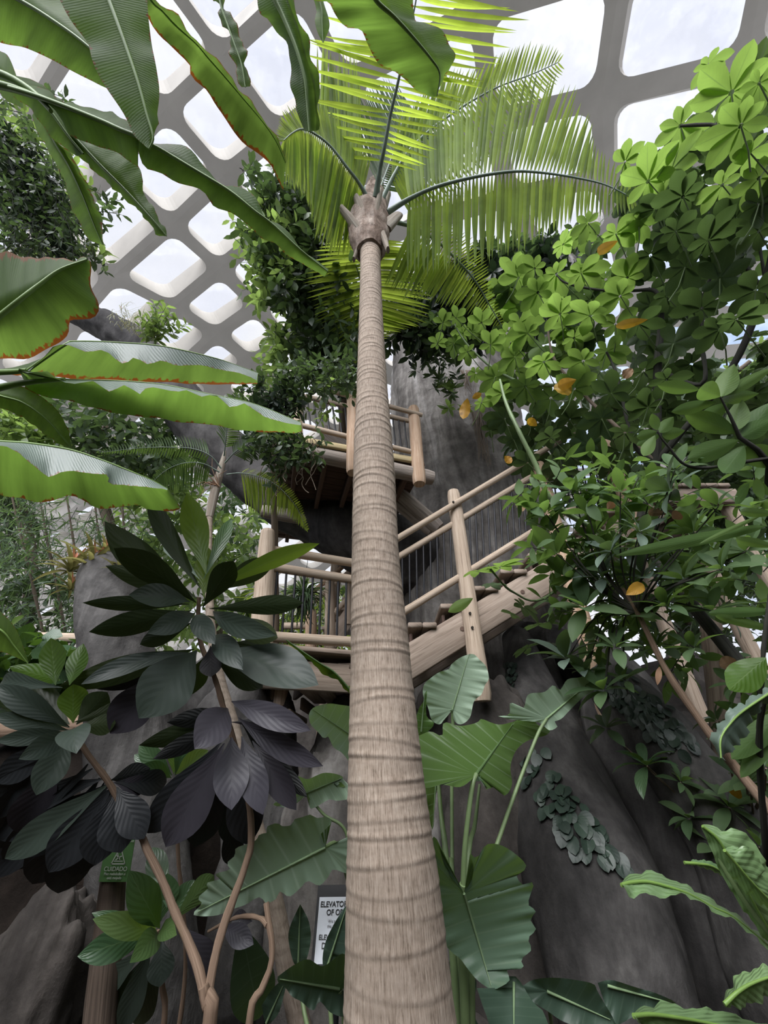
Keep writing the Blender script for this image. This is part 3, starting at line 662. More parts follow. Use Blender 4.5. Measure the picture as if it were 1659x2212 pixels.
big('buttress', [(1.75,5.0,3.0), V(1262,1405,4.2), V(1318,1475,3.84), V(1395,1565,3.62), V(1490,1690,3.48), V(1600,1880,3.4), V(1690,2150,3.35), (2.45,3.3,-.2)],
    [.15, rr(38,1405,4.2), rr(56,1475,3.84), rr(66,1565,3.62), rr(76,1690,3.48), rr(86,1880,3.4), rr(96,2150,3.35), .35], 56, 120, 19, 'root', .05, ctree)
big('buttress', [(.7,5.6,2.2), V(975,1560,5.0), V(985,1750,4.7), V(1020,1950,4.5), (.75,4.3,-.1)], [.35,.38,.4,.45,.6], 48, 60, 13, 'rock_dark', .06, ctree)

st = tag(big('stump', [V(330,2375,3.7), V(290,1700,3.7), V(252,1420,3.7), V(236,1330,3.7), V(232,1240,3.7), V(236,1205,3.75)], [.3,.3,.3,.28,.25,.14], 56, 90, 21, 'stump', .045),
    'grey concrete tree stump with bromeliads on top, behind the dark leaves', 'stump')

# ------------------------------------------------------------------ stairs, decks and railings of the tree house
SY = 3.8
def log(parent, name, a, b, r, mat='wood', seed=0, seg=16, n=24, r2=None):
    mb = MB(); a, b = np.asarray(a, float), np.asarray(b, float); t = np.linspace(0, 1, n)[:, None]
    rad = np.linspace(r, r2 or r, n); e = np.minimum(t[:, 0], 1 - t[:, 0]) * np.linalg.norm(b - a); rad = rad * np.clip(.86 + e / .03 * .14, 0, 1)
    tube(mb, a * (1-t) + b * t, rad, seg, wob=r * .05, seed=seed, wscale=5.0); return mb.build(name, M[mat], parent)
def holes(parent, pts, r=.014):
    for p, d in pts:
        mb = MB(); p = np.asarray(p, float); d = nrm(d); tube(mb, [p, p + d * .012], r, 12); mb.build('bolt_hole', M['hole'], parent)
def rail_run(parent, a_top, b_top, a_mid, b_mid, a_bot, b_bot, step, r, rb, mat='wood', f0=0, f1=1.0, seed=0, mats=None):
    log(parent, 'top_rail', a_top, b_top, r, mat, seed+1); log(parent, 'middle_rail', a_mid, b_mid, r*1.02, (mats or mat), seed+2); log(parent, 'bottom_rail', a_bot, b_bot, r*1.05, mat, seed+3)
    A, B, c, d = map(np.asarray, (a_mid, b_mid, a_bot, b_bot)); n = int(np.linalg.norm((B - A)[:2]) / step)
    for k in range(1, n):
        f = f0 + (f1 - f0) * k / n; p = A * (1-f) + B * f; x = p[0]
        q = c * (1-f) + d * f
        mb = MB(); tube(mb, [q, p], rb, 8); mb.build('baluster', M['iron'], parent)

# staircase
T0, T3 = V(881, 1345, SY), V(1080, 1230, SY); dx, dz = (T3[0]-T0[0])/3, (T3[2]-T0[2])/3
stairs = thing('staircase', 'wooden stairs climbing to the right past the grey artificial trunk', 'stairs', (T0[0], SY+.5, 0))
x0, z0 = T0[0], T0[2]
for k in range(-4, 9):
    x, z = x0 + dx*k, z0 + dz*k
    mb = MB()
    for q in range(2): beam(mb, (x + .07 + .145*q, SY-.01, z-.025), (x + .07 + .145*q, SY+.9, z-.025), .14, .05, bev=.008)
    mb.build('tread', M['board'], stairs)
    mb = MB(); beam(mb, (x+dx+.03, SY+.06, z+.05), (x+dx+.03, SY+.86, z+.05), .03, .1); mb.build('riser_cleat', M['board_dark'], stairs)
for yy, nm in ((SY+.06, 'stringer'), (SY+.84, 'stringer')):
    mb = MB(); a = np.array([x0 - 1.3*dx, yy, z0 - 1.3*dz - .36]); b = np.array([x0 + 9*dx, yy, z0 + 9*dz - .36]); beam(mb, a, b, .07, .3, bev=.01); mb.build(nm, M['board'], stairs)
for k in (-.3, 1.6, 3.6):
    mb = MB(); x = x0 + dx*k; tube(mb, [(x, SY+.028, z0+dz*k-.36), (x, SY+.018, z0+dz*k-.36)], .022, 14); mb.build('bolt_cap', M['board_dark'], stairs)

ul = thing('stair_landing', 'small wooden landing at the top of the stairs, behind the umbrella leaves', 'deck', (x0 + 9.6*dx, SY+.5, 0))
zt = z0 + 9*dz
for k in range(7):
    mb = MB(); p = np.array([x0 + 9*dx + .02 + .15*k, SY-.02, zt-.025]); beam(mb, p, p + [0, 1.0, 0], .142, .05); mb.build('deck_board', M['board'], ul)
for yy in (SY+.04, SY+.9):
    mb = MB(); beam(mb, (x0 + 9*dx, yy, zt-.16), (x0 + 9*dx + 1.06, yy, zt-.16), .06, .2); mb.build('fascia', M['board'], ul)
for px_, py_ in ((x0 + 9*dx + .98, SY+.15), (x0 + 9*dx + .98, SY+.8), (x0+9*dx+.1, SY+.8)):
    log(ul, 'leg', (px_, py_, 0), (px_, py_, zt-.05), .08, 'wood', 6)
srail = thing('stair_railing', 'peeled log stair railing with black balusters, climbing right to upper leaves', 'railing', (V(1030, 1430, SY)[0], SY, 0))
pA0, pA1 = V(1036, 1470, SY), V(979, 1062, SY)
pA0 = pA0 + (pA0 - pA1) * .08
pB0, pB1 = V(1296, 1480, SY), V(1163, 1003, SY); pB0 = pB0 + (pB0-pB1)*.1
sl = np.array([dx, 0, dz]) / dx
pC1 = pB1 + sl*.95*1.0; pC0 = pC1 - np.array([0, 0, 1.75])
for a, b, s in ((pA0, pA1, 1), (pB0, pB1, 2), (pC0, pC1, 3)): log(srail, 'post', a, b, .088, 'wood_orange' if s > 1 else 'wood', s, 20, 40, .078)
ya = SY - .1
tA, tB = V(803, 1197, ya), V(1140, 994, ya); tB = tB + (tB-tA)*.62
rail_run(srail, tA, tB, V(805,1237,SY), V(1153,1027,SY), V(805,1363,SY), V(1162,1142,SY), .078, .036, .0105)
holes(srail, [(V(979,1085,ya-.036), (0,-1,.2)), (V(1015,1325,SY-.088), (0,-1,0)), (V(1020,1356,SY-.088), (0,-1,0))], .013)
log(srail, 'middle_rail', V(1168,1018,SY), V(1168,1018,SY)+sl*.85, .036, 'wood', 9); log(srail, 'bottom_rail', V(1180,1130,SY), V(1180,1130,SY)+sl*.85, .036, 'wood', 10)
for k in range(9):
    a = V(1168,1018,SY)+sl*(.08+.085*k); b = V(1180,1130,SY)+sl*(.08+.085*k); mb = MB(); tube(mb, [b, a], .0105, 8); mb.build('baluster', M['iron'], srail)

# lower landing
lz = V(577, 1390, 3.47)[2]
A_, B_ = V(560, 1391, 3.42), V(757, 1411, 3.7); A_[2] = B_[2] = lz; dirl = nrm((B_ - A_) * [1, 1, 0]); B2 = A_ + dirl * 1.35; back = np.array([-dirl[1], dirl[0], 0])
deck = thing('landing_deck', 'lower wooden landing left of the palm trunk with a wide fascia board', 'deck', (A_[0]+.6, A_[1]+.8, 0))
for k in range(12):
    mb = MB(); p = A_ + back*(.07 + .142*k) - [0, 0, .022]; beam(mb, p, p + dirl*1.3, .138, .044); mb.build('deck_board', M['board'], deck)
mb = MB(); f0, f1 = A_ + back*.12 - [0,0,.23], A_ + back*.12 - [0,0,.23] + dirl*1.32; beam(mb, f0 + dirl*.05, f1, .06, .24); mb.build('fascia', M['board'], deck)
for k in range(3):
    mb = MB(); p = A_ + dirl*(.15+.45*k) + back*.2 - [0,0,.15]; beam(mb, p, p + back*1.5, .05, .18); mb.build('joist', M['board_dark'], deck)
for s, (u_, v_) in enumerate(((.35, 1.0), (1.1, .9), (.2, 1.5), (1.1, 1.5))):
    p = A_ + dirl*u_ + back*v_; log(deck, 'leg', (p[0], p[1], .02), (p[0], p[1], lz-.06), .08, 'wood', s)
lrail = thing('landing_railing', 'log railing with black balusters along the lower landing, thick post at its left end', 'railing', (A_[0], A_[1], 0))
p0, p1 = V(562, 1400, 3.38), V(578, 1148, 3.38); p0 = p0 + (p0-p1)*.1
mb = MB(); tube(mb, np.array([p0, p0*.3+p1*.7, p1*.985+p0*.015, p1]), [.105,.082,.07,.045], 18, 40, wob=.004, seed=3); mb.build('post', M['wood'], lrail)
log(lrail, 'post', V(800,1440,3.82), V(800,1150,3.82), .08, 'wood', 5)
rail_run(lrail, V(575,1186,3.42), V(800,1222,3.82), V(580,1224,3.42), V(800,1258,3.82), V(566,1374,3.42), V(800,1389,3.82), .083, .045, .0115, seed=4)

# upper deck
uA, uB = V(640, 985, 3.5), V(905, 1030, 3.9)
udeck = thing('upper_deck', 'high wooden tree-house deck seen from below, resting on round logs', 'deck', ((uA[0]+uB[0])/2, 4.6, 0))
uz = (V(672,955,3.52)[2] + V(887,990,3.88)[2]) / 2
ud = nrm((uB-uA)*[1,1,0]); ub = np.array([-ud[1], ud[0], 0]); L_ = np.linalg.norm((uB-uA)[:2]) + .1
o0 = np.array([uA[0], uA[1], uz])
for k in range(17):
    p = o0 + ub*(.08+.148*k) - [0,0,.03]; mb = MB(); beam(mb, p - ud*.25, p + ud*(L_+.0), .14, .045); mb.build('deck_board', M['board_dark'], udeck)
mb = MB(); beam(mb, V(640,949,3.46), V(890,994,3.86), .05, .085); mb.build('fascia', M['board_yellow'], udeck)
log(udeck, 'edge_log', V(600,965,3.52), V(935,1033,3.98), .1, 'wood_grey', 5, 20)
for k in range(5):
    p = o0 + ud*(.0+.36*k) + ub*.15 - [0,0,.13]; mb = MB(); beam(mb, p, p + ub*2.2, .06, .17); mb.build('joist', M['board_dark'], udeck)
log(udeck, 'cross_log', o0 + ub*1.3 - ud*.4 - [0,0,.3], o0 + ub*1.5 + ud*(L_+.3) - [0,0,.3], .1, 'wood_grey', 6, 20)
log(udeck, 'brace', V(700,930,4.4), V(948,1142,4.65), .115, 'wood_grey', 7, 24)
log(udeck, 'brace', V(760,1010,4.5), V(930,1150,4.7), .07, 'wood_grey', 8, 20)
urail = thing('upper_railing', 'log railing with black balusters round the high tree-house deck', 'railing', (uB[0], uB[1], 0))
for k, (a, b, Y, mt) in enumerate((((906,1046),(893,882),3.86,'wood_orange'), ((763,1022),(762,848),3.62,'wood_orange'), ((640,999),(640,855),3.46,'wood'))):
    log(urail, 'post', V(*a, Y), V(*b, Y), .083, mt, k+11, 20, 40)
rail_run(urail, V(700,841,3.5), V(912,897,3.82), V(622,848,3.44), V(886,910,3.86), V(630,914,3.44), V(892,977,3.86), .085, .034, .0115, mat='wood', seed=30)

# far stairs and handrail seen through the balusters
fs = thing('far_stairs', 'small distant flight of wooden steps seen between the landing balusters', 'stairs', (V(735, 1400, 6)[0], 6.2, 0))
FY = 6.0
for k in range(6):
    p = V(716+ k*14, 1356 - k*21, FY); mb = MB(); beam(mb, p, p + [0, .9, 0], .3, .05); mb.build('tread', M['board'], fs)
mb = MB(); beam(mb, V(712,1392,FY), V(800,1265,FY), .06, .24); mb.build('stringer', M['board'], fs)
log(fs, 'post', V(712,1480,FY), V(713,1252,FY), .085, 'wood', 41); log(fs, 'post', V(752,1350,FY), V(757,1225,FY), .07, 'wood', 42); log(fs, 'post', V(671,1480,FY-.3), V(672,1319,FY-.3), .085, 'wood_orange', 43)
log(fs, 'handrail', V(660,1292,FY), V(760,1208,FY), .04, 'wood_orange', 44); log(fs, 'handrail', V(668,1308,FY), V(770,1222,FY), .04, 'wood', 45); log(fs, 'handrail', V(705,1342,FY), V(775,1268,FY), .04, 'wood', 46)
log(fs, 'handrail', V(610,1352,FY-.3), V(680,1352,FY-.3), .05, 'wood', 47)
hr = tag(log(None, 'handrail', V(-60,1372,4.9), V(200,1380,4.9), .06, 'wood', 48), 'pale log handrail at the far left above broad ivy leaves', 'handrail')
tag(log(None, 'fallen_log', V(-80,1584,3.6), V(330,1560,3.6), .085, 'bark_tan', 49), 'brown horizontal log behind the left rosette of dark leaves', 'log')
# ------------------------------------------------------------------ banana plants
def midrib(parent, pts, z, r0, r1, mat='rib', n=50):
    zz = np.interp(np.linspace(0, 1, len(pts)), np.linspace(0, 1, len(z)), z)
    mb = MB(); P = np.array([U(p[0], p[1], q) for p, q in zip(pts, zz)]); rad = np.linspace(r0, r1, len(P))
    tube(mb, P, rad, 10, n); return mb.build('midrib', M[mat], parent)
def bleaf(plant, cols, mat='banana', rib=True, ribc=1, r=(.012, .003), label=None, up=None, **kw):
    up = (U(cols[1][0][len(cols[1][0])//2][0], cols[1][0][len(cols[1][0])//2][1], 2) - CAM) if up is None else up
    mb = MB(); loft(mb, cols, upside=up, **kw); o = mb.build('leaf', M[mat], plant)
    if label: o['label'] = label
    if rib:
        pts, z = cols[ribc]; z = [z, z] if np.ndim(z) == 0 else z
        midrib(o, pts, [q - .004 for q in z], *r)
    return o
def pseudostem(plant, P, r, mat='stem_green'):
    mb = MB(); tube(mb, P, r, 20, 40, wob=.01, seed=2); return mb.build('stem', M[mat], plant)
def stalk(plant, P, r, mat='rib', name='stalk'):
    mb = MB(); P = np.array(P, float); tube(mb, P, np.linspace(r[0], r[1], len(P)), 12, 30); return mb.build(name, M[mat], plant)

# plant at the left: leaves reaching in from beyond the left edge, upper tier
bp = thing('banana_plant', 'tall banana plant whose torn upper leaves fill the top left corner', 'banana plant', (-3.3, .9, 0))
top1 = np.array([-2.95, .75, 4.3]); pseudostem(bp, [(-3.3,.9,-.05), (-3.25,.88,2), (-3.1,.8,3.4), top1], [.14,.13,.1,.06])
bleaf(bp, [([(-80,60),(0,92),(60,105),(120,133),(190,173),(245,198)], [2.35,2.3]), ([(-60,-50),(50,5),(130,55),(190,100),(240,150),(262,205)], [2.2,2.2]), ([(60,-80),(120,-30),(165,20),(215,80),(255,140),(268,200)], [2.3,2.3])], ripple=.012, freq=3)
bleaf(bp, [([(110,-40),(130,0),(155,47),(192,100),(215,165),(260,235),(288,290),(318,318)], [2.05,2.0]), ([(215,-40),(235,0),(271,97),(299,180),(318,250),(331,297),(322,322)], [1.98,2.0]), ([(316,-40),(318,0),(322,50),(331,115),(344,190),(341,245),(345,262),(332,300),(324,322)], [2.06,2.02])], ripple=.015, freq=3, r=(.012,.004))
bleaf(bp, [([(100,222),(138,240),(152,290),(200,312),(250,328),(285,352),(299,358),(300,345)], [2.15,2.15]), ([(20,190),(70,205),(140,230),(220,262),(260,280),(292,293),(300,300)], [2.1,2.1]), ([(70,186),(110,200),(140,222),(190,233),(235,236),(250,246),(280,270),(300,298)], [2.2,2.15])], ripple=.012, freq=4, r=(.013,.01))
bleaf(bp, [([(296,310),(312,360),(345,373),(385,395),(435,410),(460,445),(500,460),(530,480),(565,515),(595,525),(625,555),(660,575),(700,598)], [2.15,2.25]), ([(300,300),(350,325),(435,375),(500,415),(550,455),(590,485),(650,540),(708,586)], [2.1,2.2]), ([(302,306),(345,313),(390,308),(415,330),(450,370),(480,395),(525,405),(555,435),(575,470),(610,490),(650,535),(690,565),(710,582)], [2.2,2.2])], ripple=.01, freq=6, r=(.010,.003))
bleaf(bp, [([(15,172),(30,208),(70,240),(100,280),(118,305),(165,338)], [2.3,2.3]), ([(-20,152),(60,190),(105,235),(145,290),(180,332)], [2.22,2.25]), ([(60,170),(100,190),(132,215),(150,255),(168,290),(186,322)], [2.3,2.3])], ripple=.012, freq=3, r=(.011,.005))
bleaf(bp, [([(165,332),(210,375),(268,428),(318,475),(333,500),(352,512)], [2.3,2.35]), ([(150,285),(215,355),(275,415),(330,475),(360,510)], [2.25,2.3]), ([(165,285),(240,318),(283,340),(303,365),(312,415),(338,462),(362,508)], [2.35,2.35])], ripple=.012, freq=8, r=(.009,.003))
bleaf(bp, [([(70,250),(88,300),(112,335),(133,380),(155,445),(185,508),(218,528)], [2.5,2.5]), ([(85,225),(115,300),(150,360),(180,425),(205,490),(222,528)], [2.4,2.45]), ([(102,262),(125,310),(152,345),(172,385),(190,420),(208,462),(224,530)], [2.45,2.45]), ([(106,285),(135,318),(160,340),(180,385),(198,420),(218,470),(226,530)], [2.35,2.4])], ripple=.01, freq=5, r=(.008,.003), vs=[-1,0,.9,1], mat='banana')
bleaf(bp, [([(-30,95),(0,110),(20,125),(45,190)], [2.6,2.6]), ([(-20,120),(0,150),(25,190),(50,230)], [2.55,2.6]), ([(-40,170),(-10,190),(12,215),(50,235)], [2.6,2.6])], rib=False)
for pts in ([(-120,135),(0,160),(70,198),(110,240)], [(-120,168),(0,184),(70,205),(140,230)]):
    stalk(bp, [top1] + [U(x, y, 2.12) for x, y in pts], (.03, .011))
stalk(bp, [top1, U(-220,-160,2.25), U(-60,-50,2.2)], (.03,.014)); stalk(bp, [top1, U(100,-330,2.1), U(215,-40,1.98)], (.03,.014))

# plant behind the camera, leaves hanging in from above
bo = thing('banana_plant', 'banana plant whose long leaves hang in from above the top edge', 'banana plant', (.6, -1.9, 0))
top2 = np.array([.35, -1.2, 4.9]); pseudostem(bo, [(.6,-1.9,-.05), (.58,-1.8,2), (.45,-1.5,3.8), top2], [.15,.14,.11,.07])
bleaf(bo, [([(318,-40),(319,3),(319,36),(338,69),(374,105),(410,141),(413,164),(446,194),(468,230),(493,266),(524,308),(554,330),(582,352),(601,388),(612,410)], [2.15,2.6]), ([(320,-40),(326,0),(350,22),(378,53),(424,94),(450,125),(486,166),(524,211),(570,266),(598,308),(617,352)], [2.1,2.55]), ([(325,-40),(338,0),(384,36),(420,80),(448,111),(492,158),(534,211),(574,262),(600,305),(618,350)], [1.98,2.45])], mat='banana_brown', ripple=.012, freq=6, r=(.008,.003))
bleaf(bo, [([(458,-30),(460,0),(474,17),(480,53),(491,67),(499,116),(513,164),(521,188)], [2.5,2.5]), ([(470,-30),(478,15),(492,55),(508,100),(522,140),(530,188)], [2.42,2.45]), ([(480,-30),(485,0),(493,30),(513,55),(529,105),(533,150),(541,186)], [2.5,2.5])], mat='banana_brown', ripple=.02, freq=5, r=(.007,.003))
bleaf(bo, [([(556,-40),(560,27),(576,45),(600,66),(621,93),(626,133),(626,186),(642,225),(648,265),(655,284)], [2.35,2.4]), ([(580,-40),(594,0),(613,40),(640,106),(658,170),(663,220),(668,284)], [2.2,2.3]), ([(600,-40),(620,0),(640,50),(656,110),(676,170),(682,220),(685,282)], [2.42,2.45]), ([(632,-40),(637,0),(642,48),(669,74),(671,127),(687,164),(690,212),(687,278)], [2.3,2.35])], ripple=.012, freq=4, r=(.014,.005), vs=[-1,0,.5,1])
bleaf(bo, [([(672,-20),(683,20),(680,45),(686,70),(697,92)], [2.6,2.6]), ([(684,-20),(695,20),(696,50),(698,92)], [2.55,2.58]), ([(694,-20),(700,8),(710,40),(711,62),(699,92)], [2.6,2.6])], r=(.005,.002))
bleaf(bo, [([(640,-60),(677,0),(709,8),(730,40),(751,57),(780,64),(793,93),(809,125),(823,143),(846,151),(876,172),(900,196),(926,212)], [2.15,2.3]), ([(780,-60),(812,0),(852,37),(892,80),(931,127),(950,160),(944,208)], [2.05,2.25]), ([(888,-60),(892,0),(897,27),(902,52),(939,57),(960,72),(973,93),(985,119),(971,149),(957,160),(953,183),(944,210)], [2.15,2.3])], mat='banana', ripple=.012, freq=4, r=(.013,.003))
for x, y, z in ((320,-40,2.1),(470,-30,2.42),(580,-40,2.2),(780,-60,2.05),(684,-20,2.55)):
    stalk(bo, [top2, (top2*.45 + U(x, y-250, z)*.55), U(x, y, z)], (.03, .012))

# plant at the left, lower tier
bl = thing('banana_plant', 'banana plant with long wavy-edged leaves stretching in from the left edge at mid height', 'banana plant', (-2.9, 1.5, 0))
top3 = np.array([-2.55, 1.45, 2.7]); pseudostem(bl, [(-2.9,1.5,-.05), (-2.85,1.5,1.4), (-2.7,1.46,2.2), top3], [.14,.13,.1,.06])
bleaf(bl, [([(-40,540),(0,545),(60,553),(100,560),(150,558),(188,560)], [1.75,1.85]), ([(-40,715),(40,650),(85,615),(130,583),(188,561)], [1.65,1.8]), ([(-40,778),(30,775),(75,768),(120,746),(148,722),(152,690),(200,687),(214,663),(198,610),(190,562)], [1.9,1.85])], mat='banana_brown', ripple=.012, freq=4, r=(.012,.005))
def flapleaf(ridge, flap, low, z, dz=(.1, .3), top_mat='banana_top', **kw):
    z0, z1 = z
    o = bleaf(bl, [(ridge, [z0, z1]), (low, [z0 + dz[1], z1 + dz[1] * .6])], rib=False, vs=[0, 1], sub=6, up=(0, 1, .3), **kw)
    mb = MB(); loft(mb, [(flap, [z0 - dz[0], z1 - dz[0] * .4]), (ridge, [z0 - .004, z1 - .004])], vs=[-1, 0], sub=5, upside=(0, -1, .3), ripple=.004, freq=10); mb.build('folded_half', M[top_mat], o)
    midrib(o, ridge, [z0 - .002, z1 - .002], .008, .002); return o
flapleaf([(60,800),(140,745),(165,738),(250,740),(350,748),(450,770),(500,785),(557,806)], [(60,806),(120,748),(165,751),(190,760),(220,756),(245,772),(270,786),(290,773),(320,786),(350,778),(380,790),(425,788),(465,796),(515,806),(555,821)],
         [(-60,800),(0,806),(100,813),(210,821),(350,826),(450,829),(500,832),(556,828)], (1.95, 2.25), mat='banana_brown', ripple=.008, freq=7)
flapleaf([(42,800),(105,815),(150,821),(250,823),(350,831),(450,851),(550,873),(650,913)], [(60,806),(105,803),(130,821),(165,831),(200,823),(240,846),(265,831),(300,851),(320,836),(375,846),(400,841),(440,858),(465,853),(500,880),(530,873),(575,901),(625,916),(650,917)],
         [(40,800),(50,822),(60,845),(125,861),(200,881),(280,896),(350,906),(450,918),(550,931),(645,936),(650,916)], (1.8, 2.05), mat='banana', ripple=.008, freq=7)
flapleaf([(-60,945),(0,954),(63,958),(152,972),(228,997),(291,1022),(329,1038),(362,1056)], [(-60,950),(0,962),(45,982),(84,1015),(101,1030),(134,1020),(165,1018),(197,1022),(233,1028),(238,1045),(304,1050),(329,1055),(362,1057)],
         [(-60,1050),(0,1067),(38,1076),(89,1086),(139,1071),(167,1073),(197,1094),(240,1097),(304,1092),(329,1100),(392,1100),(362,1058)], (1.55, 1.75), (.12, .3), mat='banana', ripple=.008, freq=7)
bleaf(bl, [([(-40,870),(0,881),(50,903),(88,931),(127,959),(152,970)], [2.15,2.15]), ([(-40,840),(0,855),(50,870),(100,905),(140,950),(154,970)], [2.1,2.12]), ([(-40,820),(0,832),(50,835),(84,853),(121,883),(142,916),(153,947),(155,970)], [2.15,2.15])], r=(.007,.003), ripple=.008)
stalk(bl, [top3, U(-150,880,1.95), U(-40,848,1.85), U(45,828,1.82), U(140,819,1.81)], (.03, .008)); stalk(bl, [top3, U(-200,760,1.75), U(-40,715,1.66)], (.03,.014)); stalk(bl, [top3, U(-180,960,1.6), U(-60,945,1.55)], (.03,.012))
stalk(bl, [top3, U(-120,830,2.05), U(60,800,1.96)], (.03,.012)); stalk(bl, [top3, U(-120,850,2.15), U(-40,840,2.1)], (.025,.01))
for pts in ([(-60,1300),(0,1325),(40,1365),(75,1420)],):   # its sucker at the left edge
    bleaf(bl, [([(-60,1410),(0,1408),(30,1418),(60,1432)], [2.6,2.6]), ([(-60,1340),(0,1360),(30,1395),(60,1433)], [2.55,2.58]), ([(-60,1270),(0,1320),(35,1360),(62,1430)], [2.6,2.6])], r=(.008,.003))

# ------------------------------------------------------------------ the dark-leaved shrub with bare forked stems
def part_leaf(plant, mat, name='leaf', *a, **kw):
    mb = MB(); pxleaf(mb, *a, **kw); return mb.build(name, M[mat], plant)
ds = thing('dark_leaved_shrub', 'shrub of big dark oblong leaves before the landing, bare forked stems below', 'shrub', (U(450,2212,1.45)[0], U(450,2212,1.45)[1], 0))
def stem(plant, pts, r, mat='bark_tan', name='stem', n=40, down=False):
    P = [U(*p) for p in pts]
    if down: q = P[0].copy(); q[2] = -.03; P = [q + np.array([0, .1, 0])] + P; r = [r[0]*1.2] + list(r)
    mb = MB(); tube(mb, P, r, 14, n, wob=.003, seed=3, wscale=12); return mb.build(name, M[mat], plant)
stem(ds, [(452,2212,1.45),(446,2165,1.48),(440,2130,1.5)], [.026,.025,.02], down=True)
stem(ds, [(446,2170,1.48),(428,2090,1.55),(405,2030,1.62),(380,1975,1.68),(350,1900,1.75),(318,1835,1.8),(298,1790,1.83),(262,1740,1.85),(235,1690,1.87),(190,1630,1.9),(155,1575,1.92)], [.019,.018,.017,.017,.016,.016,.015,.014,.013,.013,.012])
stem(ds, [(446,2170,1.48),(462,2080,1.56),(480,2010,1.64),(505,1940,1.72),(530,1870,1.8),(543,1815,1.85),(535,1720,1.92),(505,1600,1.98),(492,1555,2.0)], [.019,.018,.018,.017,.016,.016,.015,.013,.012])
stem(ds, [(492,1570,2.0),(475,1500,2.05),(455,1440,2.1),(435,1395,2.14),(428,1340,2.16),(430,1290,2.18)], [.014,.014,.013,.013,.012,.01])
stem(ds, [(538,2215,1.5),(560,2150,1.55),(584,2090,1.6),(588,2040,1.64),(580,1990,1.68),(575,1950,1.72)], [.014,.014,.013,.013,.012,.012], down=True)
stem(ds, [(578,1998,1.67),(565,1985,1.7),(540,1979,1.74),(505,1984,1.78),(450,2012,1.82)], [.011,.01,.009,.008,.007])
def ros(plant, cz, items):
    """leaf list: base x, y, tip x, y, width, tip nearness, material and options"""
    for it in items:
        bx, by, tx, ty, wd, dz, mt = it[:7]; kw = it[7] if len(it) > 7 else {}
        k = dict(droop=.6, fold=.18); k.update(kw)
        part_leaf(plant, mt, 'leaf', (bx, by, cz), (tx, ty, cz + dz), wd, **k)
D, Pp, B_k, Fr = 'dark', 'purple', 'black', 'fresh'
ros(ds, 2.14, [
 (425,1292,226,1126,66,-.1,D,dict(roll=.5,top=False)), (424,1302,246,1184,60,-.25,D,dict(roll=-.3,top=False)), (434,1272,318,1058,42,.1,D,dict(droop=.35,roll=.5,top=False)),
 (445,1240,404,1064,58,.2,Fr,dict(top=False,droop=.3)), (440,1290,448,1180,46,.15,Fr,dict(top=False,droop=.2)), (445,1280,690,1174,40,.1,Fr,dict(top=False,droop=.7,roll=.3)),
 (460,1278,596,1210,52,.2,D,dict(top=False,roll=.2)), (438,1312,505,1212,56,-.05,D,dict(top=False)), (452,1315,655,1302,44,-.1,D,dict(top=False,droop=.75)), (448,1330,600,1378,52,-.2,D,dict(droop=.9,top=False)),
 (460,1320,598,1372,46,-.3,D,dict(top=True,droop=1.0,roll=.3)), (410,1300,278,1285,50,-.25,D,dict(top=True,roll=.4,droop=.8)), (408,1305,178,1302,34,-.1,D,dict(top=False,droop=.7)), (415,1285,228,1222,46,.05,D,dict(top=False)),
 (420,1325,318,1368,48,-.3,D,dict(top=True,droop=.9)), (412,1320,192,1365,54,-.15,D,dict(top=False,droop=.8)), (415,1345,302,1392,42,-.2,D,dict(top=False)), (420,1330,465,1392,44,-.25,D,dict(top=True,droop=1.0)),
 (395,1295,255,1175,36,.25,D,dict(top=True)), (440,1250,500,1120,30,.5,'mid',dict(top=True,droop=.3)), (430,1250,360,1170,34,.45,'fig_grey',dict(top=True,droop=.6)),
])
ros(ds, 2.12, [
 (425,1405,300,1552,112,-.35,D,dict(top=True,droop=.7,fold=.12)), (420,1402,120,1487,60,-.1,D,dict(top=False,droop=.8)), (410,1410,175,1478,38,-.25,D,dict(top=True,droop=.9,roll=.5)), (390,1440,198,1486,44,.0,Pp,dict(top=False)),
 (350,1455,238,1585,86,-.2,Pp,dict(top=True,droop=.7)), (455,1372,622,1452,46,-.1,D,dict(top=False,droop=1.0)), (465,1372,525,1447,50,-.3,D,dict(top=True,droop=1.0)), (470,1410,688,1480,88,-.2,D,dict(top=True,roll=-.5,droop=.6)),
 (462,1420,568,1486,52,-.05,D,dict(top=False)), (455,1395,455,1462,46,-.1,Pp,dict(top=False)), (440,1420,415,1500,44,.05,D,dict(top=False)), (470,1400,600,1400,40,.2,D,dict(top=False)),
])
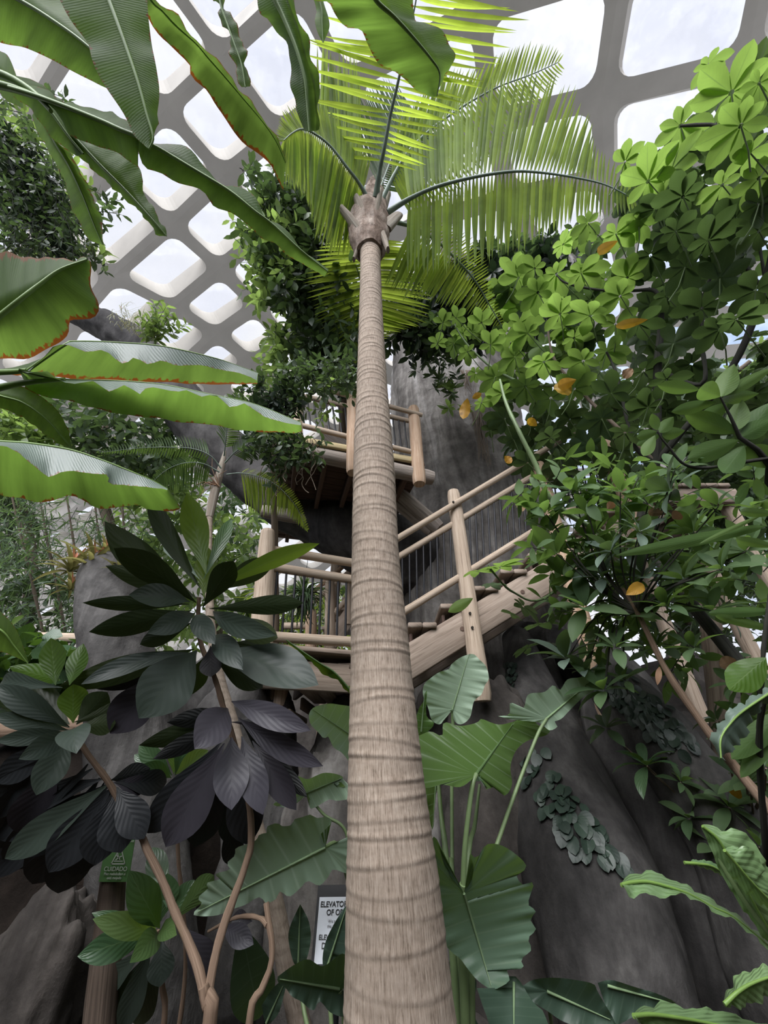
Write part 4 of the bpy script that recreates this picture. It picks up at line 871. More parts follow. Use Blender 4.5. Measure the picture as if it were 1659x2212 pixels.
ros(ds, 1.98, [
 (492,1530,420,1618,80,-.3,Pp,dict(top=True,droop=.9)), (500,1515,672,1578,50,-.2,Pp,dict(top=True,droop=1.1)), (500,1560,625,1562,34,-.1,Pp,dict(top=False,droop=.7)), (515,1550,698,1655,46,-.2,Pp,dict(top=True,droop=.8,roll=.3)),
 (500,1590,500,1750,74,-.25,Pp,dict(top=True,droop=.5)), (522,1590,568,1760,60,-.22,Pp,dict(top=True,droop=.6)), (545,1600,640,1750,52,-.15,Pp,dict(top=True,droop=.7)), (545,1602,664,1722,34,-.05,B_k,dict(top=False,droop=1.0)),
 (485,1605,358,1830,92,-.2,Pp,dict(top=True,droop=.6)), (480,1600,318,1800,72,-.1,B_k,dict(top=True,droop=.7)), (515,1640,538,1826,78,-.1,B_k,dict(top=True,droop=.4)), (480,1640,420,1830,80,-.05,B_k,dict(top=True,droop=.5)),
 (498,1690,500,1825,52,.0,B_k,dict(top=True,droop=.5)), (500,1560,330,1640,40,-.1,B_k,dict(top=False,droop=.9)), (480,1560,300,1610,44,.1,D,dict(top=False,droop=.8)), (495,1540,360,1560,40,.1,B_k,dict(top=False,droop=.7)),
 (520,1560,600,1640,40,.15,B_k,dict(top=True)), (510,1720,500,1870,46,.1,B_k,dict(top=True)), (460,1660,390,1780,60,.1,B_k,dict(top=True)),
])
ros(ds, 1.92, [
 (120,1480,110,1378,48,.1,Fr,dict(top=False,droop=.3)), (150,1570,-10,1480,46,-.1,D,dict(top=True,droop=.9)), (150,1572,-20,1500,36,0,D,dict(top=False)), (150,1578,-15,1545,36,-.15,D,dict(top=True,droop=.8)), (148,1582,-10,1600,34,-.2,D,dict(top=True,droop=.8)),
 (150,1565,40,1465,58,.1,D,dict(top=False,droop=.7)), (158,1562,158,1478,56,.05,Fr,dict(top=False,droop=.3)), (165,1565,232,1495,58,.1,D,dict(top=False)), (165,1572,250,1562,44,0,D,dict(top=False)), (158,1580,165,1628,62,-.25,D,dict(top=True,droop=1.1)),
 (148,1585,40,1640,48,-.25,D,dict(top=True,droop=.9)), (150,1590,78,1718,64,-.2,D,dict(top=True,droop=.8)), (140,1590,-10,1690,60,-.1,B_k,dict(top=True)), (130,1470,20,1440,44,.2,Fr,dict(top=False,droop=.7)), (135,1485,5,1470,40,.25,D,dict(top=True,droop=.8)),
 (160,1560,300,1520,40,.1,D,dict(top=False)), (135,1600,10,1780,66,.0,B_k,dict(top=True)), (150,1480,180,1390,40,.3,Fr,dict(top=False,droop=.4)),
])
ros(ds, 1.87, [
 (240,1690,10,1855,66,-.15,D,dict(top=True,droop=.7)), (240,1695,50,1850,62,-.1,B_k,dict(top=True,droop=.6)), (242,1700,105,1885,84,-.15,B_k,dict(top=True,droop=.5)), (245,1702,155,1895,80,-.05,B_k,dict(top=True,droop=.5)), (246,1705,205,1870,78,-.12,B_k,dict(top=True,droop=.5)),
 (248,1705,262,1842,78,-.1,B_k,dict(top=True,droop=.5)), (252,1700,312,1812,64,-.08,B_k,dict(top=True,droop=.6)), (245,1690,318,1700,40,.1,Pp,dict(top=True,droop=1.0)), (240,1685,325,1660,42,.15,B_k,dict(top=False)), (230,1680,30,1740,56,.05,B_k,dict(top=True)),
 (238,1690,80,1800,70,.1,B_k,dict(top=True)), (250,1690,360,1690,50,.2,B_k,dict(top=True,droop=.9)), (244,1700,-30,1890,60,.1,B_k,dict(top=True)), (200,1660,-20,1800,84,.06,B_k,dict(top=True)), (190,1650,20,1880,88,.08,B_k,dict(top=True,droop=.5)), (215,1680,70,1910,90,.04,B_k,dict(top=True,droop=.5)), (225,1690,125,1930,86,.06,B_k,dict(top=True,droop=.5)),
 (120,1620,-40,1760,80,.02,B_k,dict(top=True)), (110,1610,-30,1840,86,.1,B_k,dict(top=True)), (130,1640,40,1800,80,-.05,Pp,dict(top=True,droop=.6)),
])
# the fresh green shrub at its foot
gs = thing('green_rosette_shrub', 'low shrub with glossy green rosette beside the bare forked stems, under the green sign', 'shrub', (U(345,2212,1.75)[0], U(345,2212,1.75)[1], 0))
stem(gs, [(352,2230,1.72),(350,2130,1.76),(343,2060,1.78),(340,2010,1.8)], [.012,.011,.01,.009], down=True)
ros(gs, 1.8, [
 (345,2005,278,1880,60,-.15,'mid',dict(top=True,droop=.5)), (347,1990,362,1886,58,.05,'mid',dict(top=True,droop=.4)), (338,2012,200,1985,44,-.2,'fresh',dict(top=True,droop=1.3)), (335,2012,198,1972,28,-.1,'mid',dict(top=True,droop=1.2)), (335,2012,167,2066,56,-.2,'mid',dict(top=True,droop=.9)),
 (340,2018,280,2080,50,-.25,'fresh',dict(top=True,droop=.9)), (350,2030,346,2132,54,-.1,'dark',dict(top=True,droop=.6)), (320,2040,206,2152,48,.0,'dark',dict(top=True)), (335,2040,232,2215,60,.0,'dark',dict(top=True)), (372,1992,462,1890,46,.0,'mid',dict(top=False)), (365,1990,420,1900,44,.1,'mid',dict(top=True)),
 (350,2005,382,2020,36,-.2,'fresh',dict(top=True)), (355,2030,300,2215,48,.1,'dark',dict(top=True)), (330,2030,262,2230,50,-.1,'dark',dict(top=True)), (395,2000,460,2105,56,.0,'purple',dict(top=True)), (360,1960,330,1830,44,.2,'mid',dict(top=True)),
])
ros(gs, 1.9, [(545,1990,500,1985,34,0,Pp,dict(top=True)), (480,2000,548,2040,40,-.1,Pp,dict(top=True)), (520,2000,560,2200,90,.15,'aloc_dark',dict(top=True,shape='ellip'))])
# small shrub between the dark rosettes
sg = thing('small_rosette_shrub', 'small fresh green rosette between the dark hanging leaves and the grey rock', 'shrub', (U(378,1680,2.5)[0], U(378,1680,2.5)[1], 0))
stem(sg, [(400,2100,2.25),(385,1850,2.4),(378,1690,2.5)], [.012,.011,.01], down=True)
ros(sg, 2.5, [(375,1672,385,1600,36,.1,'fresh',dict(top=False,droop=.3)), (372,1675,300,1610,38,0,'mid',dict(top=True)), (380,1672,450,1620,42,0,'fresh',dict(top=True)), (370,1680,310,1650,34,-.1,'mid',dict(top=True)), (378,1675,410,1590,36,.1,'mid',dict(top=True)), (365,1680,290,1630,30,.05,'mid',dict(top=True)), (384,1680,445,1660,34,-.1,'fresh',dict(top=True))])
# ------------------------------------------------------------------ elephant ears
def c6(*p): return [(830 + x/2, 1050 + y/2) for x, y in p]
def c8(*p): return [(830 + x/2, 1592 + y/2) for x, y in p]
def c7(*p): return [(x/2, 1592 + y/2) for x, y in p]
def c5(*p): return [(x/2, 1050 + y/2) for x, y in p]
def ear(plant, out, base, tip, Zb, Zt, mat='aloc', rib='rib', top=True, stalkpts=None, sr=(.014,.009), vein=True, **kw):
    mb = MB(); heart(mb, out, base, tip, Zb, Zt, top=top, **kw); o = mb.build('leaf', M[mat], plant)
    s = -1 if top else 1
    A, B = U(base[0], base[1], Zb - .006), U(tip[0], tip[1], Zt - .006)
    m = MB(); P = np.array([U(base[0]*(1-f)+tip[0]*f, base[1]*(1-f)+tip[1]*f, Zb*(1-f)+Zt*f + kw.get('sag', 0)*(f-.5)**2 - .003) for f in np.linspace(0, .97, 12)])
    tube(m, P, np.linspace(.006, .0015, 12), 8); m.build('midrib', M['rib_pale' if rib == 'rib' else rib], o)
    if stalkpts: stalk(plant, [U(*p) for p in stalkpts], sr, 'stem_green')
    return o
ea = thing('elephant_ear', 'elephant ear plant with huge scalloped leaves just right of the ringed palm trunk', 'elephant ear plant', (U(985,2212,1.75)[0], U(985,2212,1.75)[1], 0))
root = U(985, 2150, 1.72); root[2] = .12
ear(ea, c6((370,725),(330,740),(290,770),(280,790),(235,805),(200,830),(172,858),(168,905),(190,960),(205,1010),(240,1030),(262,1000),(272,980),(295,968),(300,1010),(330,1030),(370,1000),(388,930),(420,900),(435,860),(452,830),(440,780),(412,750),(390,728)),
    c6((295,966))[0], c6((365,730))[0], 2.6, 2.75, mat='aloc_pale', tilt=.0, cup=.05, stalkpts=[(*c6((295,966))[0],2.62),(978,1590,2.55),(976,1700,2.42),(977,1890,2.1)], sr=(.012,.011))
ear(ea, c6((150,1078),(200,1060),(250,1078),(258,1022),(330,1036),(400,1022),(420,1006),(490,1030),(550,1020),(640,990),(660,1030),(716,1050),(700,1076),(640,1092),(600,1112),(565,1150),(545,1215),(552,1290),(520,1338),(480,1300),(440,1310),(425,1270),(395,1258),(330,1300),(250,1290),(170,1300),(155,1200)),
    c6((398,1246))[0], c6((560,1022))[0], 2.02, 2.45, mat='aloc', top=False, cup=-.06, stalkpts=[(*c6((398,1246))[0],2.02),(1020,1700,1.97),(1005,1820,1.86),(1000,1915,1.8)], sr=(.012,.013), rib='rib_dark')
ear(ea, c6((492,994),(540,985),(546,935),(600,960),(622,900),(690,890),(730,860),(760,880),(792,835),(850,825),(900,800),(952,788),(962,820),(910,880),(862,910),(802,968),(772,1000),(752,1012),(735,1018),(748,1040),(712,1055),(668,1022),(560,1010)),
    c6((702,1004))[0], c6((955,792))[0], 2.5, 2.85, mat='aloc_pale', cup=.06, stalkpts=[(*c6((702,1004))[0],2.5),(1160,1590,2.42),(1110,1720,2.2),(1075,1820,2.0),(1050,1880,1.9)], sr=(.010,.011))
ear(ea, c8((345,676),(372,640),(386,560),(366,500),(400,522),(440,466),(500,466),(560,500),(612,550),(602,580),(572,600),(602,640),(646,630),(622,720),(656,750),(632,790),(656,832),(622,870),(636,920),(592,960),(602,1000),(532,1002),(542,1050),(502,1080),(462,1090),(402,1050),(352,990),(330,960),(282,920),(262,880),(240,760),(215,600),(200,480),(222,430),(262,560),(302,622)),
    c8((345,676))[0], c8((465,1086))[0], 1.72, 1.6, cup=.04, sag=-.15, dens=3)
for pts, rr_ in (([(945,1660,2.3),(955,1760,2.15),(966,1880,1.95)], (.011,.012)), ([(1035,1700,2.3),(1028,1770,2.2),(1018,1860,2.0)], (.008,.01)), ([(1150,1600,2.4),(1118,1700,2.2),(1078,1822,1.98)], (.010,.012))):
    pass
stalk(ea, [U(943,1640,2.35), U(953,1760,2.15), U(966,1885,1.95), root], (.009,.02), 'stem_green')
stalk(ea, [U(977,1880,2.1), U(976,1905,2.0), root], (.014,.02), 'stem_green'); stalk(ea, [U(1000,1910,1.8), U(998,1990,1.76), root], (.016,.022), 'stem_green'); stalk(ea, [U(1050,1880,1.9), U(1020,1960,1.82), root], (.013,.02), 'stem_green')
stalk(ea, [U(1036,1695,2.35), U(1026,1780,2.15), U(1010,1900,1.9), root], (.008,.018), 'stem_green')
ear(ea, c8((165,118),(222,112),(232,200),(218,280),(212,400),(196,360),(182,250)), c8((228,130))[0], c8((210,395))[0], 2.3, 2.15, mat='aloc', top=False, cup=.0)
ear(ea, c8((255,180),(300,150),(340,160),(365,120),(400,150),(470,150),(490,180),(420,190),(330,190)), c8((400,160))[0], c8((260,180))[0], 2.6, 2.55, mat='aloc')
ear(ea, c6((135,1010),(150,960),(170,930),(185,880),(182,990),(215,1020),(200,1050),(150,1080)), c6((160,1060))[0], c6((175,890))[0], 2.45, 2.5, mat='aloc', top=False)

e2 = thing('elephant_ear', 'elephant ear plant with a huge pale leaf left of the palm, above the white sign', 'elephant ear plant', (U(720,2212,1.9)[0], U(720,2212,1.9)[1]+.3, 0))
r2 = U(735, 2150, 2.0); r2[2] = .1
ear(e2, c7((1520,425),(1460,450),(1405,474),(1380,430),(1432,370),(1410,345),(1370,350),(1340,335),(1310,345),(1270,357),(1260,380),(1220,385),(1195,372),(1150,390),(1156,412),(1120,422),(1100,450),(1020,480),(1015,512),(980,545),(992,572),(930,592),(952,612),(890,632),(900,652),(855,695),(872,720),(835,768),(930,772),(1010,742),(1060,725),(1120,692),(1150,717),(1190,702),(1210,667),(1250,690),(1300,650),(1330,622),(1380,642),(1420,602),(1440,572),(1520,582)),
    c7((1405,478))[0], c7((838,764))[0], 2.0, 1.72, cup=.05, sag=-.12, dens=3, mat='aloc_pale', stalkpts=[(*c7((1405,478))[0],2.01),(730,1830,2.08),(760,1950,2.05),(755,2100,2.0)], sr=(.012,.014))
ear(e2, c5((1540,955),(1470,945),(1420,940),(1358,955),(1335,985),(1342,1030),(1372,1060),(1400,1092),(1416,1080),(1442,1130),(1475,1150),(1540,1200)), c5((1530,1085))[0], c5((1345,960))[0], 2.7, 2.6, cup=.04, mat='aloc_pale')
ear(e2, c7((1180,292),(1225,240),(1280,172),(1330,182),(1400,155),(1472,166),(1482,190),(1452,215),(1520,218),(1520,262),(1452,276),(1422,270),(1342,310),(1330,252),(1262,300),(1200,300)), c7((1322,242))[0], c7((1478,178))[0], 2.45, 2.4, cup=.05, mat='aloc_pale', stalkpts=[(*c7((1322,242))[0],2.46),(700,1760,2.4),(748,1800,2.35),(760,1950,2.2)], sr=(.008,.01))
stalk(e2, [U(755,2100,2.0), U(748,2180,2.0), r2], (.014,.02), 'stem_green')
e3 = thing('elephant_ear', 'low shaded elephant ear leaves beneath the white sign, left foot of the ringed palm', 'elephant ear plant', (U(700,2212,1.6)[0], U(700,2212,1.6)[1], 0))
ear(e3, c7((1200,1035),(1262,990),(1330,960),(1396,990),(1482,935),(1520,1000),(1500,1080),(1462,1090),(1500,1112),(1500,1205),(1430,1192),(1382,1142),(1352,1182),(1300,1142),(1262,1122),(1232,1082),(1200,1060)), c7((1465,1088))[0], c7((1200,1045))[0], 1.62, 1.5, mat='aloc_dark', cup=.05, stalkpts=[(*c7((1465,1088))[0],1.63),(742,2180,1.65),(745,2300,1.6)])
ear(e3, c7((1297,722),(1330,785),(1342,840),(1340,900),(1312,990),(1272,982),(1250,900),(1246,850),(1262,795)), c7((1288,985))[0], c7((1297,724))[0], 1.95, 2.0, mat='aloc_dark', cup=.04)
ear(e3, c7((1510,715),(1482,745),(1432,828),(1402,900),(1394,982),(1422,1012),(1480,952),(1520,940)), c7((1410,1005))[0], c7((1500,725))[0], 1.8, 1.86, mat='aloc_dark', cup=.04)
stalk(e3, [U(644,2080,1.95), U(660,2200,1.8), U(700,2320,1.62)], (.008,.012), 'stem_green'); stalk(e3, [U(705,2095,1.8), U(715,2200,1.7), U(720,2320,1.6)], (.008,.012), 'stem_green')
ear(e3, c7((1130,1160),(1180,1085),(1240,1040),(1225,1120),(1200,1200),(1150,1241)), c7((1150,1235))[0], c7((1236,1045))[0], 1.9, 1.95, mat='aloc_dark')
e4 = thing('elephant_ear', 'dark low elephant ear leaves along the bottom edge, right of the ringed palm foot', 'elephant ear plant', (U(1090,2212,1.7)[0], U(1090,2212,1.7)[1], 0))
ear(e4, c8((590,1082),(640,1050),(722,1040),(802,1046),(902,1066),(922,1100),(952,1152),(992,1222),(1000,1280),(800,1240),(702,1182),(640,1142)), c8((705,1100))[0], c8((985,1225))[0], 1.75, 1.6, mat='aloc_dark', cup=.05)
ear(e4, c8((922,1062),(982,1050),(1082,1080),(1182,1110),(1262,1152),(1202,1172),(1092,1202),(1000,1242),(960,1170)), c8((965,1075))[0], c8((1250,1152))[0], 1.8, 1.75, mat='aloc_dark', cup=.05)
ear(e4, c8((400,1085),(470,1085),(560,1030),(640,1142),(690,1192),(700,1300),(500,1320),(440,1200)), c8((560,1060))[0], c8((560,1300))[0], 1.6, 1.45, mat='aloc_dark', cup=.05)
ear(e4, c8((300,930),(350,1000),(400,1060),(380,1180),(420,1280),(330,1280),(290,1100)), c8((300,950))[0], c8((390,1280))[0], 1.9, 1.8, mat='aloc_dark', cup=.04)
for p, z in (((705,1100),1.76),((965,1075),1.81),((560,1060),1.61),((300,950),1.9)):
    q = c8(p)[0]; a = U(*q, z + .01); stalk(e4, [a, a + [0, .1, -.25], (U(1090,2212,1.7) * [1, 1, 0]) + [0, 0, .05]], (.008,.013), 'stem_green')

# bird's nest fern leaf at the landing
bn = thing('fern_leaf_plant', 'strap-leaved fern at the landing fascia, left of the ringed palm trunk', 'fern', V(770,1500,3.2))
mb = MB(); loft(mb, [([(620,1382),(640,1400),(668,1425),(700,1442),(712,1458),(745,1482),(762,1478)], [2.95,2.9]), ([(618,1382),(650,1405),(690,1432),(725,1455),(770,1510)], [2.92,2.88]), ([(625,1395),(650,1412),(672,1432),(700,1455),(735,1475),(770,1520)], [2.95,2.9])], ripple=.015, freq=5); o = mb.build('leaf', M['fresh'], bn)
midrib(o, [(618,1382),(650,1405),(690,1432),(725,1455),(772,1510)], [2.92,2.87], .004, .008, 'rib_dark')

# ------------------------------------------------------------------ glossy bright plant at the lower right
gp = thing('bright_glossy_plant', 'bright green plant with puckered glossy leaves at the lower right edge', 'plant', (U(1720,2150,1.5)[0], U(1720,2150,1.5)[1], 0))
def gleaf(cols, **kw):
    mb = MB(); loft(mb, cols, **kw); o = mb.build('leaf', M['gloss'], gp); midrib(o, cols[1][0], [cols[1][1][0]-.004, cols[1][1][-1]-.004] if np.ndim(cols[1][1]) else [cols[1][1]-.004]*2, .006, .003); return o
gleaf([(c8((1030,642),(1060,692),(1120,680),(1190,690),(1260,680),(1340,700),(1430,755),(1520,800),(1700,950)), [1.25,1.4]), (c8((1026,640),(1060,630),(1130,625),(1220,645),(1320,680),(1420,735),(1520,785),(1710,945)), [1.3,1.45]), (c8((1026,635),(1060,598),(1130,580),(1220,602),(1320,650),(1420,705),(1530,775),(1720,935)), [1.38,1.5])], up=None) if False else gleaf([(c8((1030,642),(1060,692),(1120,680),(1190,690),(1260,680),(1340,700),(1430,755),(1520,800),(1700,950)), [1.25,1.4]), (c8((1026,640),(1060,630),(1130,625),(1220,645),(1320,680),(1420,735),(1520,785),(1710,945)), [1.3,1.45]), (c8((1026,635),(1060,598),(1130,580),(1220,602),(1320,650),(1420,705),(1530,775),(1720,935)), [1.38,1.5])], ripple=.008, freq=9, upside=(0,-1,.5))
gleaf([(c8((1368,392),(1400,455),(1440,560),(1490,650),(1560,760),(1620,840),(1720,960)), [1.5,1.45]), (c8((1375,385),(1440,440),(1500,540),(1560,650),(1620,760),(1720,930)), [1.5,1.42]), (c8((1380,380),(1480,400),(1556,412),(1612,470),(1645,545),(1720,640),(1760,900)), [1.55,1.45])], ripple=.012, freq=8, upside=(0,-1,.3))
gleaf([(c8((1296,545),(1360,560),(1420,580),(1480,610)), 1.6), (c8((1296,543),(1360,548),(1420,560),(1490,605)), 1.58), (c8((1298,540),(1360,530),(1430,545),(1495,600)), 1.6)], ripple=.004, upside=(0,-1,.3))
gleaf([(c8((1470,500),(1500,600),(1540,650),(1600,700),(1720,800)), [1.42,1.4]), (c8((1470,490),(1530,560),(1600,640),(1720,760)), [1.38,1.36]), (c8((1475,485),(1550,470),(1620,520),(1650,620),(1760,740)), [1.42,1.4])], ripple=.01, freq=7, upside=(0,-1,.3))
gleaf([(c8((1468,1162),(1530,1168),(1600,1152),(1700,1100)), [1.2,1.25]), (c8((1470,1155),(1530,1100),(1600,1060),(1720,1020)), [1.2,1.25]), (c8((1472,1150),(1490,1080),(1560,1010),(1640,990),(1740,980)), [1.26,1.3])], ripple=.008, freq=5, upside=(0,-1,.5))
gleaf([(c8((1078,1210),(1120,1250),(1250,1290),(1400,1300),(1700,1330)), [1.1,1.25]), (c8((1078,1205),(1160,1200),(1280,1215),(1420,1240),(1720,1300)), [1.12,1.27]), (c8((1080,1200),(1120,1168),(1200,1150),(1350,1170),(1482,1190),(1720,1270)), [1.2,1.3])], ripple=.008, freq=7, upside=(0,-1,.6))
gst = U(1725, 2150, 1.42)
stalk(gp, [U(1720,1990,1.42), U(1735,2080,1.42), gst, gst * [1,1,0] + [0,0,-.02]], (.012,.018), 'stem_green'); stalk(gp, [U(1720,2110,1.25), gst], (.008,.012), 'stem_green'); stalk(gp, [U(1720,2240,1.27), gst*[1,1,.6]], (.008,.012), 'stem_green')
stalk(gp, [U(1520,1790,1.52), U(1560,1870,1.48), U(1640,1990,1.44), U(1735,2090,1.42)], (.006,.012), 'stem_green')
gp2 = thing('grey_leaf_shrub', 'shrub at the right edge with one drooping blistered grey-green leaf on a forked stem', 'shrub', (U(1660,2000,2.2)[0], U(1660,2000,2.2)[1], 0))
mb = MB(); loft(mb, [(c6((1680,910),(1592,1000),(1560,1080),(1512,1132),(1462,1178)), [1.75,1.6]), (c6((1680,880),(1560,965),(1500,1020),(1455,1090),(1455,1175)), [1.72,1.58]), (c6((1680,855),(1560,930),(1500,960),(1460,1010),(1415,1080),(1430,1150),(1455,1176)), [1.76,1.62])], ripple=.012, freq=10, upside=(0,-1,.5)); o = mb.build('leaf', M['fig_grey'], gp2); midrib(o, c6((1690,878),(1560,965),(1500,1020),(1455,1090),(1455,1175)), [1.715,1.575], .005, .003)
stem(gp2, [(1670,2000,2.2),(1652,1800,2.0),(1640,1600,1.9),(1655,1500,1.8),(1680,1490,1.75)], [.016,.015,.013,.01,.007], 'bark_dark', down=True)
mb = MB(); pxleaf(mb, (1655,1420,1.9), (1575,1490,1.8), 62, droop=.5, top=False, shape='ellip', wave=.08); mb.build('leaf', M['fresh'], gp2)
for it in ((1650,1110,1510,1175,14),(1660,1135,1330,1200,40),(1670,1180,1590,1165,30),(1670,1320,1530,1325,34),(1670,1360,1545,1330,30),(1670,1110,1600,1105,30),(1690,1540,1580,1640,60),(1680,1560,1600,1680,50)):
    mb = MB(); pxleaf(mb, (it[0],it[1],1.95), (it[2],it[3],1.85), it[4], droop=.8, shape='lance', top=False, wave=.06); mb.build('leaf', M['fig'], gp2)
stem(gp2, [(1640,1600,1.9),(1650,1400,1.92),(1668,1250,1.95),(1680,1100,1.98)], [.012,.01,.009,.006], 'bark_dark')

# ------------------------------------------------------------------ small pale palm before the limb
PZ = lambda y: ZY(y, 3.15)
sp = thing('slender_palm', 'slender pale-trunked palm with a small crown below the thick grey limb', 'palm tree', (V(650,2212,3.15)[0], 3.15, 0))
pts = [(665,2300),(645,2200),(612,2050),(588,1930),(545,1750),(505,1570),(478,1480),(460,1390),(452,1290),(450,1200),(453,1115)]
rws = np.array([[*V(x, y, 3.15), w_ / 2 * ZY(y, 3.15) / F] for (x, y), w_ in zip(pts, [52,50,46,42,34,27,24,20,17,15,13])]); lw = rws[0].copy(); lw[2] = -.03; lw[3] *= 1.15; rws = np.vstack([lw, rws])
mb = MB(); ringed(mb, rws, 420, 28, lambda t: .07, .3, 8, .002); mb.build('trunk', M['palmbark'], sp)
mb = MB(); tube(mb, [V(452,1118,3.15), V(462,1070,3.15), V(478,1010,3.15), V(486,975,3.15)], [.035,.045,.035,.015], 16, 20); mb.build('crownshaft', M['stub'], sp)
mb = MB(); a = V(455,1040,3.1)
for k in range(26):
    d = R.normal(size=3) * [.08,.05,.1]; tube(mb, [V(472,1050,3.12), a + d*.5, a + d + [0,0,-.03]], [.004,.003,.002], 5)
mb.build('seed_stalks', M['tan'], sp)
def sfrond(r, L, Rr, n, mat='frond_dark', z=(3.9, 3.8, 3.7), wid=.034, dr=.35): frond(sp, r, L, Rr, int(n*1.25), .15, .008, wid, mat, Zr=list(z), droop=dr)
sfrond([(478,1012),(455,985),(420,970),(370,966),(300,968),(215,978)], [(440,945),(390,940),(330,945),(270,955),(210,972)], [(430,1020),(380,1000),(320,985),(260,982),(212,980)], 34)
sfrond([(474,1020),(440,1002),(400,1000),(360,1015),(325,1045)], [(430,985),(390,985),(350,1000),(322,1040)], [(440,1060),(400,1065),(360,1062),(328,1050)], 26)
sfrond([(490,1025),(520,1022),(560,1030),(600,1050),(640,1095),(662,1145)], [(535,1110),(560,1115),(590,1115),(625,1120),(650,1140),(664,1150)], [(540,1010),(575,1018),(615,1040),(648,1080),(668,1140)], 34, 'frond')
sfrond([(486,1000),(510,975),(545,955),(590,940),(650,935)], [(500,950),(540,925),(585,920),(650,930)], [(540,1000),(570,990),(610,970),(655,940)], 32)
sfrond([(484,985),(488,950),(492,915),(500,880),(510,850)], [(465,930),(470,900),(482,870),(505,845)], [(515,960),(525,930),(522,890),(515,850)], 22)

# ------------------------------------------------------------------ signs
gsn = thing('slip_warning_sign', 'green slip warning sign reading CUIDADO on a brown post, lower left', 'sign', (U(215,2212,1.95)[0], 2.62, 0))
gm = plainmat('sign_green', (.12, .26, .09), .5, .08); wm = plainmat('sign_white', (.62, .66, .6), .5, .05); bm_ = plainmat('sign_black', (.02, .02, .022), .5, .1); wp = plainmat('sign_paper', (.6, .63, .68), .5, .04)
a00, a10, a11, a01 = [V(x, y, 2.6) for x, y in ((213,1905),(277,1905),(293,1812),(229,1812))]
o_ = (a00+a10+a11+a01)/4; ex = nrm(a10-a00); ey = nrm(a01-a00 - ex*((a01-a00)@ex)); W2, H2 = np.linalg.norm(a10-a00)/2, np.linalg.norm(a01-a00)/2
ex = nrm((a10-a00)+(a11-a01)); yv = (a01+a11)/2-(a00+a10)/2; ey = nrm(yv); ez = nrm(np.cross(ex, ey))
def panel(parent, name, pts, mat, d0, d1, o, ex, ey, ez):
    mb = MB(); n = len(pts); v = [o + ex*x + ey*y + ez*d0 for x, y in pts] + [o + ex*x + ey*y + ez*d1 for x, y in pts]
    f = [tuple(range(n, 2*n)), tuple(range(n-1, -1, -1))] + [(k, (k+1) % n, n+(k+1) % n, n+k) for k in range(n)]
    mb.add(v, f); return mb.build(name, mat, parent, smooth=False)
def text(parent, s, size, x, y, mat, o, ex, ey, ez, d=.004, name='lettering', align='CENTER', bold=0.0):
    c = bpy.data.curves.new(name, 'FONT'); c.body = s; c.size = size; c.align_x = align; c.align_y = 'CENTER'; c.extrude = .0006; c.offset = bold
    t = bpy.data.objects.new('t', c); C.objects.link(t); dg = bpy.context.evaluated_depsgraph_get(); me = bpy.data.meshes.new_from_object(t.evaluated_get(dg))
    bpy.data.objects.remove(t); P0 = o + ex*x + ey*y + ez*d - origin(parent)
    for v in me.vertices:
        q = P0 + ex*v.co[0] + ey*v.co[1] + ez*v.co[2]; v.co = q
    me.materials.clear(); me.materials.append(mat); me.name = name
    ob = bpy.data.objects.new(name, me); C.objects.link(ob); ob.parent = parent; return ob
H2 = np.linalg.norm(yv)/2
pnl = panel(gsn, 'sign_panel', [(-W2,-H2),(W2,-H2),(W2,H2*1.25),(W2*.1,H2*1.25),(-W2*.2,H2*.85),(-W2,H2*.15)], gm, -.004, 0, o_, ex, ey, ez)
S_ = W2 * 2
for s, sz, y in (('be slippery', .1, 1.08), ('slippery when wet', .1, .9), ('CUIDADO', .17, -.42), ('Piso resbaladizo si', .1, -.64), ('está mojado', .1, -.82)):
    text(gsn, s, sz*S_, (.25 if y > .5 else .02)*W2, y*H2, wm, o_, ex, ey, ez, .003)
def stroke(parent, name, P, w_, mat, o, closed=False):
    mb = MB(); P = [np.array(p) for p in P] + ([np.array(P[0])] if closed else [])
    for a, b in zip(P[:-1], P[1:]):
        t = (b-a)/np.linalg.norm(b-a); n_ = np.array([-t[1], t[0]])*w_/2; a2, b2 = a - t*w_/2, b + t*w_/2
        mb.add([o + ex*q[0] + ey*q[1] + ez*.004 for q in (a2-n_, b2-n_, b2+n_, a2+n_)], [(0,1,2,3)])
    return mb.build(name, mat, parent, smooth=False)
k = S_
stroke(gsn, 'warning_triangle', [(-.2*k+.03*k,-.1*k),(.3*k,-.1*k),(.06*k,.36*k)], .03*k, wm, o_, True)
stroke(gsn, 'slip_pictogram', [(-.04*k,.14*k),(.04*k,.06*k),(.14*k,.1*k)], .03*k, wm, o_); stroke(gsn, 'slip_pictogram', [(.04*k,.06*k),(-.03*k,.01*k)], .03*k, wm, o_); stroke(gsn, 'slip_pictogram', [(.0*k,.17*k),(.05*k,.07*k),(.1*k,.02*k)], .025*k, wm, o_); stroke(gsn, 'slip_pictogram', [(-.08*k,-.03*k),(.2*k,-.03*k)], .022*k, wm, o_)
pb = V(215, 2212, 2.66); pt = V(248, 1860, 2.66)
mb = MB(); pb2 = pb + (pb-pt)*.9; pb2[2] = max(.0, pb2[2]); tube(mb, [pb2, pb, pt], [.07,.065,.055], 18, 40, wob=.004, seed=5); mb.build('post', M['post_dark'], gsn)

